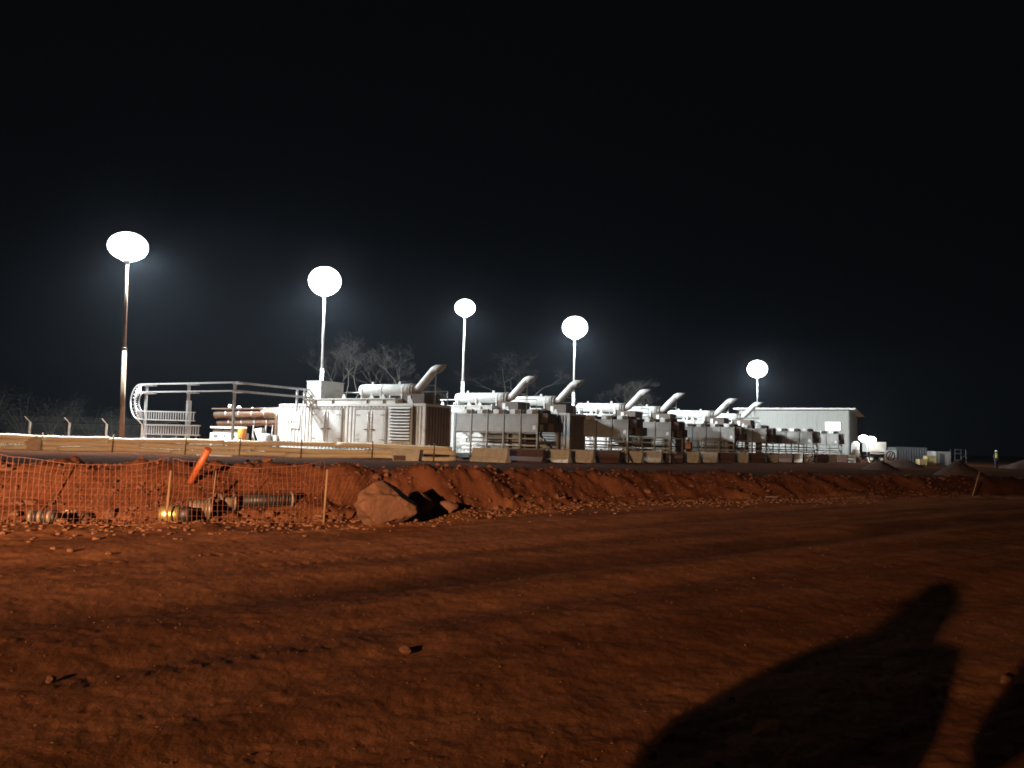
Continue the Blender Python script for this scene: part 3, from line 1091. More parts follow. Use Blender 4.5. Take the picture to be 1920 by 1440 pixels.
def bush(px, Y, W, H, seed, label, n=2600):
    x = at(px, 800, Y).x
    z0 = tz(x, Y)
    r = empty('bush', (x, Y, z0))
    rnd = random.Random(seed)
    st, lf = MB(), MB()
    tips = []
    for k in range(11):
        az = rnd.uniform(0, 6.28)
        e = Vector((math.cos(az) * W * .5 * rnd.uniform(.2, 1), math.sin(az) * W * .35 * rnd.uniform(.2, 1), H * rnd.uniform(.45, 1)))
        mid = e * .5 + Vector((rnd.gauss(0, .2), rnd.gauss(0, .2), .2))
        st.tube([(0, 0, -.05), mid * .5, mid, e], [.06, .05, .035, .012], 5, caps=False)
        tips += [e, mid, mid.lerp(e, .5)]
    for k in range(n):
        t = rnd.choice(tips)
        c = t + Vector((rnd.gauss(0, W * .09), rnd.gauss(0, W * .08), rnd.gauss(0, H * .10)))
        if c.z < .1: continue
        u = Vector((rnd.gauss(0, 1), rnd.gauss(0, 1), rnd.gauss(0, 1))).normalized() * rnd.uniform(.05, .11)
        v = u.orthogonal().normalized() * rnd.uniform(.02, .04)
        lf.add([c - u, c + v, c + u, c - v], [(0, 1, 2, 3)])
    st.build('stems', M['bark'], r)
    tag(lf.build('foliage', M['leaf'], r), kind='stuff')
    return tag(r, label, 'bush', 'dark bushes behind the chain link fence')


for i, (px, Y, W, H) in enumerate(((-25, 98, 8, 6.2), (45, 102, 7, 5.4), (95, 99, 6.3, 4.6), (128, 106, 4.5, 6.0), (170, 103, 7, 4.1), (212, 100, 5.6, 3.8), (290, 108, 7, 3.6))):
    bush(px, Y, W, H, 60 + i, 'dark dusty bush growing behind the chain link fence')

# dry grass beyond the log barrier
gm = MB()
rnd = random.Random(5)
for k in range(5200):
    x, y = rnd.uniform(-46, -17), rnd.uniform(51, 69)
    if y < 50.5 + (x + 17) * -.02: continue
    z = PAD
    h = rnd.uniform(.25, .75)
    a = rnd.uniform(0, 6.28)
    dx, dy = math.cos(a) * .03, math.sin(a) * .03
    lx, ly = rnd.gauss(0, .14), rnd.gauss(0, .14)
    gm.add([(x - dx, y - dy, z - .02), (x + dx, y + dy, z - .02), (x + lx, y + ly, z + h)], [(0, 1, 2)])
tag(gm.build('grass', M['grass'], None), 'dry grass along the chain link fence', 'grass', kind='stuff')
# ------------------------------------------------------------------ metal shed
bc = at(1592, 770, 90.0)
SL, SD, SH = 12.3, 7.2, 5.75
sh = empty('metal_shed', (bc.x, 90.0, PAD), -TH)       # local x from -SL to 0
tag(sh, 'pale metal clad shed with one lit window behind the radiators', 'shed')
pn = None
npn = 11
pwid = SL / npn
for k in range(npn):
    m = MB()
    x = -SL + k * pwid
    m.box(x + .008, x + pwid - .008, -.05, .0, .15, SH)
    for j in range(3):
        xx = x + pwid * (j + .5) / 3
        m.box(xx - .03, xx + .03, -.075, -.05, .15, SH)
    m.build('wall_panel', M['shedp'], sh)
for k in range(6):
    m = MB()
    y = .02 + k * (SD - .02) / 6
    m.box(-.05, .0, y + .008, y + (SD - .02) / 6 - .008, .15, SH)
    for j in range(3):
        yy = y + (SD / 6) * (j + .5) / 3
        m.box(.0, .025, yy - .03, yy + .03, .15, SH)
    m.build('wall_panel', M['shedp'], sh)
MB().box(-SL + .02, -.06, .005, SD, .0, SH - .02).build('inner_shell', M['gcont'], sh)
m = MB()
m.box(-.06, .05, -.10, .01, 0, SH)
m.box(-SL - .02, -SL + .06, -.10, .0, 0, SH)
m.build('corner_flashing', M['gcont'], sh)
rf = MB()
rf.prism([(-.55, SH + .10), (SD + .6, SH - .45), (SD + .6, SH - .36), (-.55, SH + .20)], -SL - .55, .75, 'x')
rfo = rf.build('roof', M['galv'], sh)
g = MB()
g.box(-SL - .5, .7, -.68, -.553, SH + .02, SH + .17)
g.build('gutter', M['cream'], rfo)
for k in range(14):
    x = -SL - .4 + k * .98
    MB().prism([(-.56, SH + .202), (SD + .6, SH - .358), (SD + .6, SH - .33), (-.56, SH + .23)], x, x + .06, 'x').build('roof_rib', M['galv'], rfo)
wn = MB().box(-2.55, -.85, -.13, -.077, 3.35, 4.42).build('window', M['cream'], sh)
MB().box(-2.46, -.94, -.14, -.132, 3.43, 4.34).build('pane', M['window'], wn)

# ------------------------------------------------------------------ floodlit yard beside the shed
Yb = 86.0
# white tank trailer
q = at(1646, 866, Yb)
tk = empty('tank_trailer', (q.x, Yb, tz(q.x, Yb)), R_(-8))
tag(tk, 'white box bodied trailer standing in the glare beside the shed', 'trailer')
MB().cbox(-.85, .85, -.05, 2.6, 1.15, 2.25, .06).build('body', M['white'], tk)
MB().box(-.8, .8, .2, 2.4, .72, .85).build('chassis', M['dark'], tk)
for sx in (-.55, .5):
    w_ = MB().lathe([(.1, -.1), (.34, -.1), (.36, -.04), (.36, .08), (.3, .1), (.1, .1)], 18, 'y', (sx, .35, .36)).build('wheel', M['rubber'], tk)
    MB().lathe([(.02, -.12), (.18, -.12), (.18, -.1), (.02, -.1)], 14, 'y', (sx, .35, .36)).build('rim', M['white'], w_)
m = MB()
for z in (.95, 1.05):
    m.box(-.82, .82, -.06, -.01, z, z + .05)
m.build('side_rail', M['white'], tk)
# white vertical tank
q = at(1604, 860, Yb - 1)
vt = empty('vertical_tank', (q.x, Yb - 1, tz(q.x, Yb - 1)))
tag(vt, 'white domed vertical tank glaring beside the shed corner', 'tank')
MB().lathe([(.36, .45), (.40, .5), (.42, 1.6), (.38, 1.95), (.22, 2.15), (.05, 2.2)], 20).build('shell', M['white'], vt)
for z in (.7, 1.0, 1.3):
    MB().lathe([(.41, z), (.435, z + .02), (.435, z + .06), (.41, z + .08)], 20).build('hoop', M['cream'], vt)
MB().box(-.5, .5, -.5, .5, 0, .46).build('plinth', M['dark'], vt)
# portable floodlight
q = at(1626, 822, Yb - 1.6)
z0 = tz(q.x, Yb - 1.6)
fl = empty('floodlight_stand', (q.x, Yb - 1.6, z0))
tag(fl, 'low floodlight stand with two blazing globes between tank and trailer', 'floodlight')
MB().tube([(0, 0, .1), (0, 0, q.z - z0 - .56)], .05, 8).build('pole', M['galv'], fl)
m = MB()
for k in range(3):
    a = k * 2.1 + .4
    m.bar((0, 0, .55), (math.cos(a) * .7, math.sin(a) * .7, 0), .05)
m.build('tripod', M['galv'], fl)
for sx, sz, rr in ((-.38, .0, .42), (.38, -.16, .46)):
    hx = q.z - z0 + sz
    MB().lathe([(.05, -.50), (.14, -.46), (.16, -.36), (.10, -.34)], 12, o=(sx, 0, hx)).build('lamp_collar', M['galv'], fl)
    MB().lathe([(max(.02, math.sin(t)) * rr * 1.15, -math.cos(t) * rr * .8) for t in np.linspace(.08, math.pi - .08, 9)], 16, o=(sx, 0, hx)).build('lamp_head', M['lamps'], fl)
MB().bar((-.4, .0, q.z - z0 - .5), (.4, .0, q.z - z0 - .66), .06).build('cross_bar', M['galv'], fl)
# warning sign: dark ring with two bars on a white board
q = at(1670, 868, 84.0)
sg = empty('round_symbol_sign', (q.x, 84.0, tz(q.x, 84.0)), R_(-6))
tag(sg, 'white square sign with a dark ring and double bar beside the trailer', 'sign')
MB().box(-.60, .60, 0, .03, .18, 1.38).build('board', M['sign'], sg)
m = MB()
n = 28
ring = []
for k in range(n):
    a = 2 * math.pi * k / n
    ring += [(.36 * math.cos(a), -.006, .80 + .40 * math.sin(a)), (.47 * math.cos(a), -.006, .80 + .51 * math.sin(a))]
m.add(ring, [(2 * k, 2 * k + 1, (2 * k + 3) % (2 * n), (2 * k + 2) % (2 * n)) for k in range(n)])
for dx in (-.13, .10):
    m.add([(dx - .20, -.007, .52), (dx - .08, -.007, .52), (dx + .20, -.007, 1.10), (dx + .08, -.007, 1.10)], [(0, 1, 2, 3)])
m.build('symbol', M['ink'], sg)
for sx in (-.5, .5):
    MB().box(sx - .03, sx + .03, .03, .08, 0, 1.3).build('leg', M['galv'], sg)
# grey container, crates, cabin, frame
def yard_container(px0, px1, py, Y, h, m_, name, label, cat, ribs=True, ry=0):
    a_, b_ = at(px0, py, Y), at(px1, py, Y)
    z0 = tz(a_.x, Y)
    o = empty(name, ((a_.x + b_.x) / 2, Y, z0), ry)
    w2 = (b_.x - a_.x) / 2
    m2 = MB()
    if ribs:
        corrugated(m2, -w2 + .1, w2 - .1, .0, .15, h - .1, .3, .04)
        m2.box(-w2 + .05, w2 - .05, .05, 2.3, .12, h - .05)
    else:
        m2.cbox(-w2, w2, 0, 2.2, .05, h, .04)
    m2.build('wall', m_, o)
    f = MB()
    for x in (-w2, w2 - .1):
        f.box(x, x + .1, -.012, .1, 0, h)
    f.box(-w2 + .1, w2 - .1, -.012, .1, h - .12, h)
    f.box(-w2 + .1, w2 - .1, -.012, .1, 0, .16)
    f.build('frame', m_, o)
    return tag(o, label, cat)


yard_container(1681, 1738, 862, 92, 1.9, M['gcont'], 'storage_container', 'dull grey storage container behind the square sign', 'container')
cbn = yard_container(1756, 1783, 866, 90, 1.55, M['grey'], 'site_cabin', 'pale low site cabin beside the tan crate', 'cabin', False)
MB().box(-.45, .1, -.015, .0, .1, 1.3).build('door', M['gcont'], cbn)
for (px0, px1, top, Y, nm, lb_) in ((1738, 1755, 855, 84, 'tall_crate', 'taller tan crate lit beside the pale cabin'), (1724, 1738, 861, 83, 'low_crate', 'low tan crate beside the taller crate')):
    a_, b_ = at(px0, 868, Y), at(px1, 868, Y)
    z0 = tz(a_.x, Y)
    h = at(px0, top, Y).z - z0
    w2 = (b_.x - a_.x) / 2
    o = empty(nm, ((a_.x + b_.x) / 2, Y, z0))
    nb = 4
    for k in range(nb):
        MB().box(-w2, w2, -.03, .0, .04 + k * h / nb, .02 + (k + 1) * h / nb).build('board', M['boxy'], o)
    MB().box(-w2 + .02, w2 - .02, .002, .8, .0, h).build('crate_body', M['boxy'], o)
    for sx in (-w2, w2 - .08):
        MB().box(sx, sx + .08, -.055, -.03, .02, h).build('batten', M['boxy'], o)
    tag(o, lb_, 'crate')
a_ = at(1801, 868, 86)
z0 = tz(a_.x, 86)
o = empty('pipe_frame', (a_.x, 86, z0))
for sx in (-.62, .62):
    MB().tube([(sx, 0, 0), (sx * .92, 0, 1.85)], .035, 8).build('upright', M['gcont'], o)
    MB().tube([(sx, 1.0, 0), (sx * .92, .9, 1.85)], .035, 8).build('upright', M['gcont'], o)
m = MB()
for z in (.7, 1.4, 1.8):
    m.tube([(-.6, 0, z), (.6, 0, z)], .025, 6)
m.bar((-.6, .0, .2), (.6, .0, 1.3), .04)
m.build('cross_tubes', M['gcont'], o)
tag(o, 'dim tubular frame standing beside the pale cabin', 'frame')
# traffic cone in the glare
q = at(1613, 868, 83.5)
cn = empty('traffic_cone', (q.x, 83.5, tz(q.x, 83.5)))
tag(cn, 'orange traffic cone at the foot of the white vertical tank', 'cone')
MB().lathe([(.19, .04), (.16, .06), (.07, .62), (.04, .75), (.035, .76)], 16).build('cone_body', M['orange'], cn)
MB().box(-.22, .22, -.22, .22, 0, .04).build('foot', M['orange'], cn)
MB().lathe([(.128, .30), (.131, .305), (.107, .44), (.104, .445)], 16).build('stripe', M['band'], cn)


# ------------------------------------------------------------------ dirt heaps
def heap(px, py, Y, W, D, H, seed, label):
    a_ = at(px, py, Y)
    n, m_ = 44, 44
    vs, fs = [], []
    off_ = seed * 13.7
    for i in range(n):
        for j in range(m_):
            x, y = (i / (n - 1) - .5) * W * 1.15, (j / (m_ - 1) - .5) * D * 1.15
            rr = math.hypot(x / (W / 2), y / (D / 2))
            rr += .18 * float(mnoise.noise(Vector((x * .7 + off_, y * .7, 0))))
            h = H * max(0, 1 - rr) ** .85 if rr < 1 else 0
            nz_ = float(mnoise.fractal(Vector((x * 1.6 + off_, y * 1.6, 3)), .8, 2.1, 5))
            h += .10 * nz_ * min(1, max(0, 1.1 - rr)) * min(1, H)
            vs.append((x, y, h - .05))
    tzs = terrain(np.array([v[0] + a_.x for v in vs]), np.array([v[1] + Y for v in vs]))
    vs = [(v[0], v[1], v[2] + float(t)) for v, t in zip(vs, tzs)]
    for i in range(n - 1):
        for j in range(m_ - 1):
            fs.append((i * m_ + j, (i + 1) * m_ + j, (i + 1) * m_ + j + 1, i * m_ + j + 1))
    o = MB().add(vs, fs, True).build('dirt_heap', M['heap'], None, (a_.x, Y, 0))
    return tag(o, label, 'dirt heap')


heap(1692, 868, 62, 3.6, 3.2, .72, 1, 'rounded dark dirt heap before the grey storage container')
heap(1652, 874, 50, 2.4, 2.2, .62, 2, 'smaller dark dirt heap on the pad before the trailer')
heap(1800, 884, 42, 2.6, 2.4, .85, 3, 'dark dirt heap on the berm before the tubular frame')
heap(1945, 862, 88, 8, 5, 1.6, 4, 'pale dirt mound behind the worker in the yellow vest')

# ------------------------------------------------------------------ orange net fence along the berm
nf = empty('net_fence', (0, 0, 0))
tag(nf, 'sagging orange plastic net fence along the foot of the berm', 'fence')
def fence_pt(t):                                  # t: x coordinate along the line
    return float(t), float(yfence(t)) - .05


xs = [-13.5]
while xs[-1] < -3.4:
    x, y = fence_pt(xs[-1])
    x2, y2 = fence_pt(xs[-1] + .01)
    sl_ = math.hypot(.01, y2 - y) / .01
    xs.append(xs[-1] + .085 / sl_)
posts_x = [-12.2, -9.95, -8.45, -6.0, -3.5, 17.6]
NROW = 11
def net_part(x0, x1, name):
    sel = [x for x in xs if x0 <= x <= x1]
    m = MB()
    P = []
    for i, x in enumerate(sel):
        px_, py_ = fence_pt(x)
        t = (x - x0) / (x1 - x0)
        sag = .13 * 4 * t * (1 - t) + .05 * float(vnoise(np.array([x * 1.3]), np.array([3.3]))[0])
        if x > -1.5:
            sag += .28 * float(sstep(-1.5, 0, np.array([x]))[0]) + .2 * float(vnoise(np.array([x * .5]), np.array([9.3]))[0])
        H = 1.14 - sag
        colm = []
        for r_ in range(NROW):
            f = r_ / (NROW - 1)
            bul = .10 * math.sin(f * 3.1) * float(vnoise(np.array([x * .9]), np.array([f * 2]))[0]) + .05 * float(vnoise(np.array([x * 2.9]), np.array([f * 4 + 9]))[0])
            colm.append(Vector((px_ - bul * .5, py_ - bul, tz(px_, py_) * .6 + .02 + f * H)))
        P.append(colm)
    w_ = .0036
    for i in range(len(P)):
        for r_ in range(NROW - 1):
            a_, b_ = P[i][r_], P[i][r_ + 1]
            m.add([a_ + Vector((-w_ * .84, -w_ * .5, 0)), a_ + Vector((w_ * .84, w_ * .5, 0)), b_ + Vector((w_ * .84, w_ * .5, 0)), b_ + Vector((-w_ * .84, -w_ * .5, 0))], [(0, 1, 2, 3)])
        if i:
            for r_ in range(NROW):
                hw = .0032 if r_ in (0, NROW - 1) else .0013
                a_, b_ = P[i - 1][r_], P[i][r_]
                m.add([a_ + Vector((0, -.002, -hw)), b_ + Vector((0, -.002, -hw)), b_ + Vector((0, -.002, hw)), a_ + Vector((0, -.002, hw))], [(0, 1, 2, 3)])
    tag(m.build(name, M['net'], nf), kind='stuff')


for a_, b_ in zip(posts_x[:4], posts_x[1:5]):
    net_part(a_, b_, 'netting')
for i, x in enumerate(posts_x):
    px_, py_ = fence_pt(x)
    h = {1: 1.62, 2: 1.60, 5: .95}.get(i, .9 + .1 * ((i * 7) % 3))
    z0 = tz(px_, py_)
    lean = (random.uniform(-.06, .06) + (.35 if i == 5 else 0), random.uniform(-.04, .04))
    po = MB().tube([(px_, py_ - .03, z0 - .1), (px_ + lean[0], py_ - .03 + lean[1], z0 + h)], .016 if i in (1, 2) else .022, 8).build('stake', M['wood'], nf)
    if i == 2:
        MB().tube([(px_ + lean[0] * .93, py_ - .03 + lean[1], z0 + h - .13), (px_ + lean[0], py_ - .03 + lean[1], z0 + h + .01)], .032, 10).build('stake_cap', M['orange'], po)

# the leaning orange marker tube and the thin pale stick
b0 = hit(357, 905)
b1 = at(391, 842, b0.y - .25)
o = MB()
o.tube([Vector((0, 0, 0)), b1 - b0], .068, 16)
op = o.build('marker_tube', M['orange'], None, b0)
tag(op, 'thick orange plastic tube leaning on the berm behind the net fence', 'marker')
MB().tube([(b1 - b0) * .985, (b1 - b0) * 1.004], .074, 16).build('end_cap', M['orange'], op)
ex = (b0 - b1).normalized()
MB().tube([Vector((0, 0, 0)), ex * .42 + Vector((0, 0, -.1))], .02, 8).build('ground_spike', M['steelp'], op)
b0, b1 = at(397, 950, 14.9), at(405, 883, 14.9)
o = MB().tube([Vector((0, 0, -.1)), b1 - b0], .012, 6).build('thin_stick', M['wood'], None, b0)
tag(o, 'thin pale stick standing beside the flanged pipe piece', 'stick')

# ------------------------------------------------------------------ pipe pieces and scrap at the foot of the berm
def on_ground(px, py, z=0.0):
    q = gr(px, py, z)
    for _ in range(5):
        q = gr(px, py, tz(q.x, q.y))
    return q


q = gr(318, 978, .03)
o = empty('gold_can', (q.x, q.y, tz(q.x, q.y) + .16), R_(8))
tag(o, 'shiny gold coloured metal can lying at the foot of the berm', 'can')
MB().lathe([(.04, -.18), (.12, -.175), (.155, -.14), (.16, -.06), (.16, .13), (.15, .17), (.04, .175)], 24, 'x').build('shell', M['brass'], o)
for x in (-.09, .02, .12):
    MB().lathe([(.158, x - .015), (.172, x - .01), (.172, x + .01), (.158, x + .015)], 24, 'x').build('rib', M['brass'], o)
MB().lathe([(.05, .18), (.13, .185), (.14, .22), (.14, .34), (.12, .36), (.05, .36)], 20, 'x').build('dark_sleeve', M['rubber'], o)


def flanged(px, py, L, rr, rf_, rz, m_, label, ribs=0, zo=0.0, both=True):
    q = gr(px, py, .02)
    o = empty('flanged_pipe', (q.x, q.y, tz(q.x, q.y) + rf_ * .9 + zo), rz)
    MB().lathe([(rr, -L / 2), (rr, L / 2), (rr * .82, L / 2), (rr * .82, -L / 2), (rr, -L / 2)], 22, 'x').build('barrel', M[m_], o)
    ends = (-L / 2, L / 2 - .045) if both else (L / 2 - .045,)
    for x in ends:
        f_ = MB().lathe([(rr * .8, x), (rf_, x + .002), (rf_, x + .043), (rr * .8, x + .045)], 26, 'x').build('flange', M['steelp'], o)
        for k in range(8):
            a = k * math.pi / 4
            MB().lathe([(.005, x - .012), (.016, x - .011), (.016, x + .056), (.005, x + .057)], 6, 'x', (0, rf_ * .86 * math.cos(a), rf_ * .86 * math.sin(a))).build('bolt', M['dark'], f_)
    for k in range(ribs):
        x = -L / 2 + .12 + k * (L - .2) / max(1, ribs - 1)
        MB().lathe([(rr, x - .012), (rr + .014, x - .004), (rr + .014, x + .004), (rr, x + .012)], 22, 'x').build('rib', M[m_], o)
    return tag(o, label, 'pipe', 'flanged pipe pieces at the foot of the berm')


flanged(373, 974, .38, .165, .20, R_(24), 'steelp', 'short fat flanged steel pipe piece beside the gold can', 4)
flanged(425, 968, .30, .11, .17, R_(30), 'steelp', 'small flanged steel pipe piece between the fat one and the black hose', 0)
flanged(500, 966, 1.0, .125, .175, R_(32), 'rubber', 'black ribbed hose pipe with a pale end flange', 14, both=False)
q = gr(80, 982, .02)
o = empty('hose_coil', (q.x, q.y, tz(q.x, q.y) + .10), R_(5))
tag(o, 'grey ribbed hose coil lying by the net fence', 'hose coil')
for k in range(6):
    MB().lathe([(.075, -.22 + k * .075), (.115, -.215 + k * .075), (.115, -.16 + k * .075), (.075, -.155 + k * .075)], 20, 'x').build('turn', M['rubber' if k % 2 else 'steelp'], o)
MB().tube([(-.25, 0, 0), (.26, 0, 0)], .05, 10).build('core', M['dark'], o)


def rock(px, py, W, D, H, seed, label, m_='rock', name='stone', group=None, sub=3, sink=.12, pos=None):
    q = pos or hit(px, py)
    bm = bmesh.new()
    bmesh.ops.create_icosphere(bm, subdivisions=sub, radius=1)
    off_ = Vector((seed * 7.3, seed * 3.1, 0))
    for v in bm.verts:
        c = v.co.copy()
        d = 1 + .34 * mnoise.noise(c * 1.1 + off_) + .16 * mnoise.noise(c * 2.6 + off_) + .07 * mnoise.noise(c * 6 + off_)
        for pn_ in range(5):                     # a few flat faces broken off
            nn = Vector((math.cos(seed + pn_ * 1.9), math.sin(seed * 1.7 + pn_ * 2.3), math.sin(seed * .9 + pn_ * 1.3))).normalized()
            h_ = (c * d).dot(nn)
            if h_ > .78: d *= .78 / h_
        v.co = c * d
        v.co.x *= W / 2
        v.co.y *= D / 2
        v.co.z = v.co.z * H / 2 + H * (.5 - sink)
    me = bpy.data.meshes.new(name)
    bm.to_mesh(me)
    bm.free()
    me.materials.append(M[m_])
    if sub > 2:
        me.polygons.foreach_set('use_smooth', [True] * len(me.polygons))
    o = bpy.data.objects.new(name, me)
    col.objects.link(o)
    o.location = (q.x, q.y, tz(q.x, q.y))
    o.rotation_euler.z = seed
    return tag(o, label, 'rock', group)


b_ = rock(724, 990, 1.24, 1.0, .80, 4.0, 'big rounded reddish boulder at the foot of the berm', 'rock', 'boulder', None, 5, .10, pos=gr(712, 984, 0) + Vector((0, .45, 0)))
b_.rotation_euler.z = .5
rock(0, 0, .62, .6, .62, 2.2, 'wedge shaped rock against the big boulder', 'rock', 'stone', None, 4, .12, pos=gr(782, 972, 0) + Vector((0, .55, 0)))
rock(838, 962, .55, .4, .32, 5.1, 'reddish rock lying past the wedge shaped rock')
SMALL = [(597, 972, .26), (620, 978, .18), (610, 960, .2), (640, 968, .14), (692, 985, .16), (585, 985, .12), (508, 968, .35), (470, 978, .2), (520, 976, .14),
         (120, 972, .30), (140, 968, .22), (28, 968, .28), (55, 996, .15), (175, 1002, .16), (180, 1012, .2), (245, 1000, .16), (215, 1004, .12), (300, 996, .16),
         (132, 1035, .2), (205, 1040, .17), (270, 1004, .12), (5, 1002, .2), (318, 1002, .14), (100, 1030, .16), (60, 1012, .12), (352, 988, .1), (405, 1000, .08),
         (1215, 925, .35), (1440, 922, .25), (1110, 945, .22), (1000, 950, .2), (930, 955, .25), (1390, 935, .2)]
for i, (x, y, s) in enumerate(SMALL):
    s *= .62 if y > 985 else .85
    rock(x, y, s, s * .8, s * .5, 6.1 + i * 1.37, 'small reddish stone lying at the foot of the berm', 'stone', 'stone', 'small stones along the berm foot', 2, .2)
for i, (x, y, s, lb_) in enumerate(((96, 1280, .085, 'lone stone casting a long shadow on the road'), (760, 1226, .10, 'flat broken stone lying alone on the road centre'),
                                    (1886, 1282, .11, 'pale flat stone on the road beyond the second shadow'))):
    rock(x, y, s, s * .7, s * .62, 2.1 + i, lb_, 'stone', 'stone', None, 3, .15)
# loose gravel on the road
gv = MB()
rnd = random.Random(12)
base = bmesh.new()
bmesh.ops.create_icosphere(base, subdivisions=1, radius=1)
bv = [v.co.copy() for v in base.verts]
bf = [tuple(v.index for v in f.verts) for f in base.faces]
base.free()
gp = []
for k in range(2300):
    if k < 1300:
        x = rnd.uniform(-9, 12)
        y = float(yfence(x)) - abs(rnd.gauss(0, 1.0)) + .5
    else:
        Yd = 4 + 11 * rnd.random() ** 1.3
        x, y = rnd.uniform(-.68, .68) * Yd, Yd
    gp.append((x, y))
gz = terrain(np.array([p[0] for p in gp]), np.array([p[1] for p in gp]))
for k, (x, y) in enumerate(gp):
    s = rnd.uniform(.010, .045) if k < 1300 else rnd.uniform(.003, .012)
    if rnd.random() < .05: s *= 1.8
    sc_ = Vector((rnd.uniform(.7, 1.3), rnd.uniform(.7, 1.3), rnd.uniform(.45, .8))) * s
    gv.add([(x + v.x * sc_.x * (1 + .2 * rnd.uniform(-1, 1)), y + v.y * sc_.y, gz[k] + v.z * sc_.z + s * .2) for v in bv], bf)
rb = MB()
rnd = random.Random(33)
rp_ = []
for k in range(5200):
    x = -12.5 + 32 * rnd.random() ** 1.7
    y = float(yfence(x)) + (rnd.uniform(.2, 3.6) if k % 3 else abs(rnd.gauss(.9, .5)))
    rp_.append((x, y))
rz_ = terrain(np.array([p[0] for p in rp_]), np.array([p[1] for p in rp_]))
for k, (x, y) in enumerate(rp_):
    s_ = .012 + .05 * rnd.random() ** 3
    if rnd.random() < .03: s_ *= 2.2
    sc_ = Vector((rnd.uniform(.7, 1.4), rnd.uniform(.7, 1.3), rnd.uniform(.5, .95))) * s_
    rb.add([(x + v.x * sc_.x * (1 + .3 * rnd.uniform(-1, 1)), y + v.y * sc_.y * (1 + .3 * rnd.uniform(-1, 1)), rz_[k] + v.z * sc_.z * (1 + .3 * rnd.uniform(-1, 1)) + s_ * .25) for v in bv], bf)
tag(rb.build('rubble', M['rubble'], None), 'crumbled clods strewn over the berm', 'rubble', kind='stuff')
tag(gv.build('gravel', M['stone'], None), 'loose reddish gravel strewn over the road', 'gravel', kind='stuff')
for i, (x, y, w_, h_, lb_) in enumerate(((132, 973, .36, .20, 'pale crumpled sheet lying behind the hose coil'), (1444, 888, .5, .06, 'pale scrap strip on the far side of the berm'),)):
    q = gr(x, y, 0.02) if i == 0 else at(x, y, 26)
    m = MB()
    n = 9
    vs = [((a / n - .5) * w_, (b / n - .5) * .3, (h_ * .8 if b > 4 else h_ * .2) * (.3 + .7 * random.random()) ) for a in range(n + 1) for b in range(n + 1)]
    m.add(vs, [(a * (n + 1) + b, (a + 1) * (n + 1) + b, (a + 1) * (n + 1) + b + 1, a * (n + 1) + b + 1) for a in range(n) for b in range(n)], True)
    o = m.build('crumpled_sheet', M['sheet'], None, (q.x, q.y, tz(q.x, q.y) + .01))
    tag(o, lb_, 'sheet')


# ------------------------------------------------------------------ people
def skin_part(name, pts, edges, m_, parent, sub=1, root=0):
    me = bpy.data.meshes.new(name)
    me.from_pydata([p[:3] for p in pts], edges, [])
    o = bpy.data.objects.new(name, me)
    col.objects.link(o)
    o.modifiers.new('skin', 'SKIN')
    for i, p in enumerate(pts):
        r = p[3] if isinstance(p[3], tuple) else (p[3], p[3])
        me.skin_vertices[0].data[i].radius = r
        me.skin_vertices[0].data[i].use_root = (i == root)
    sd = o.modifiers.new('sub', 'SUBSURF')
    sd.levels = sub
    sd.render_levels = sub
    bpy.context.view_layer.update()
    dg = bpy.context.evaluated_depsgraph_get()
    nm = bpy.data.meshes.new_from_object(o.evaluated_get(dg))
    nm.materials.clear()
    nm.materials.append(m_)
    nm.polygons.foreach_set('use_smooth', [True] * len(nm.polygons))
    o.modifiers.clear()
    o.data = nm
    o.parent = parent
    return o


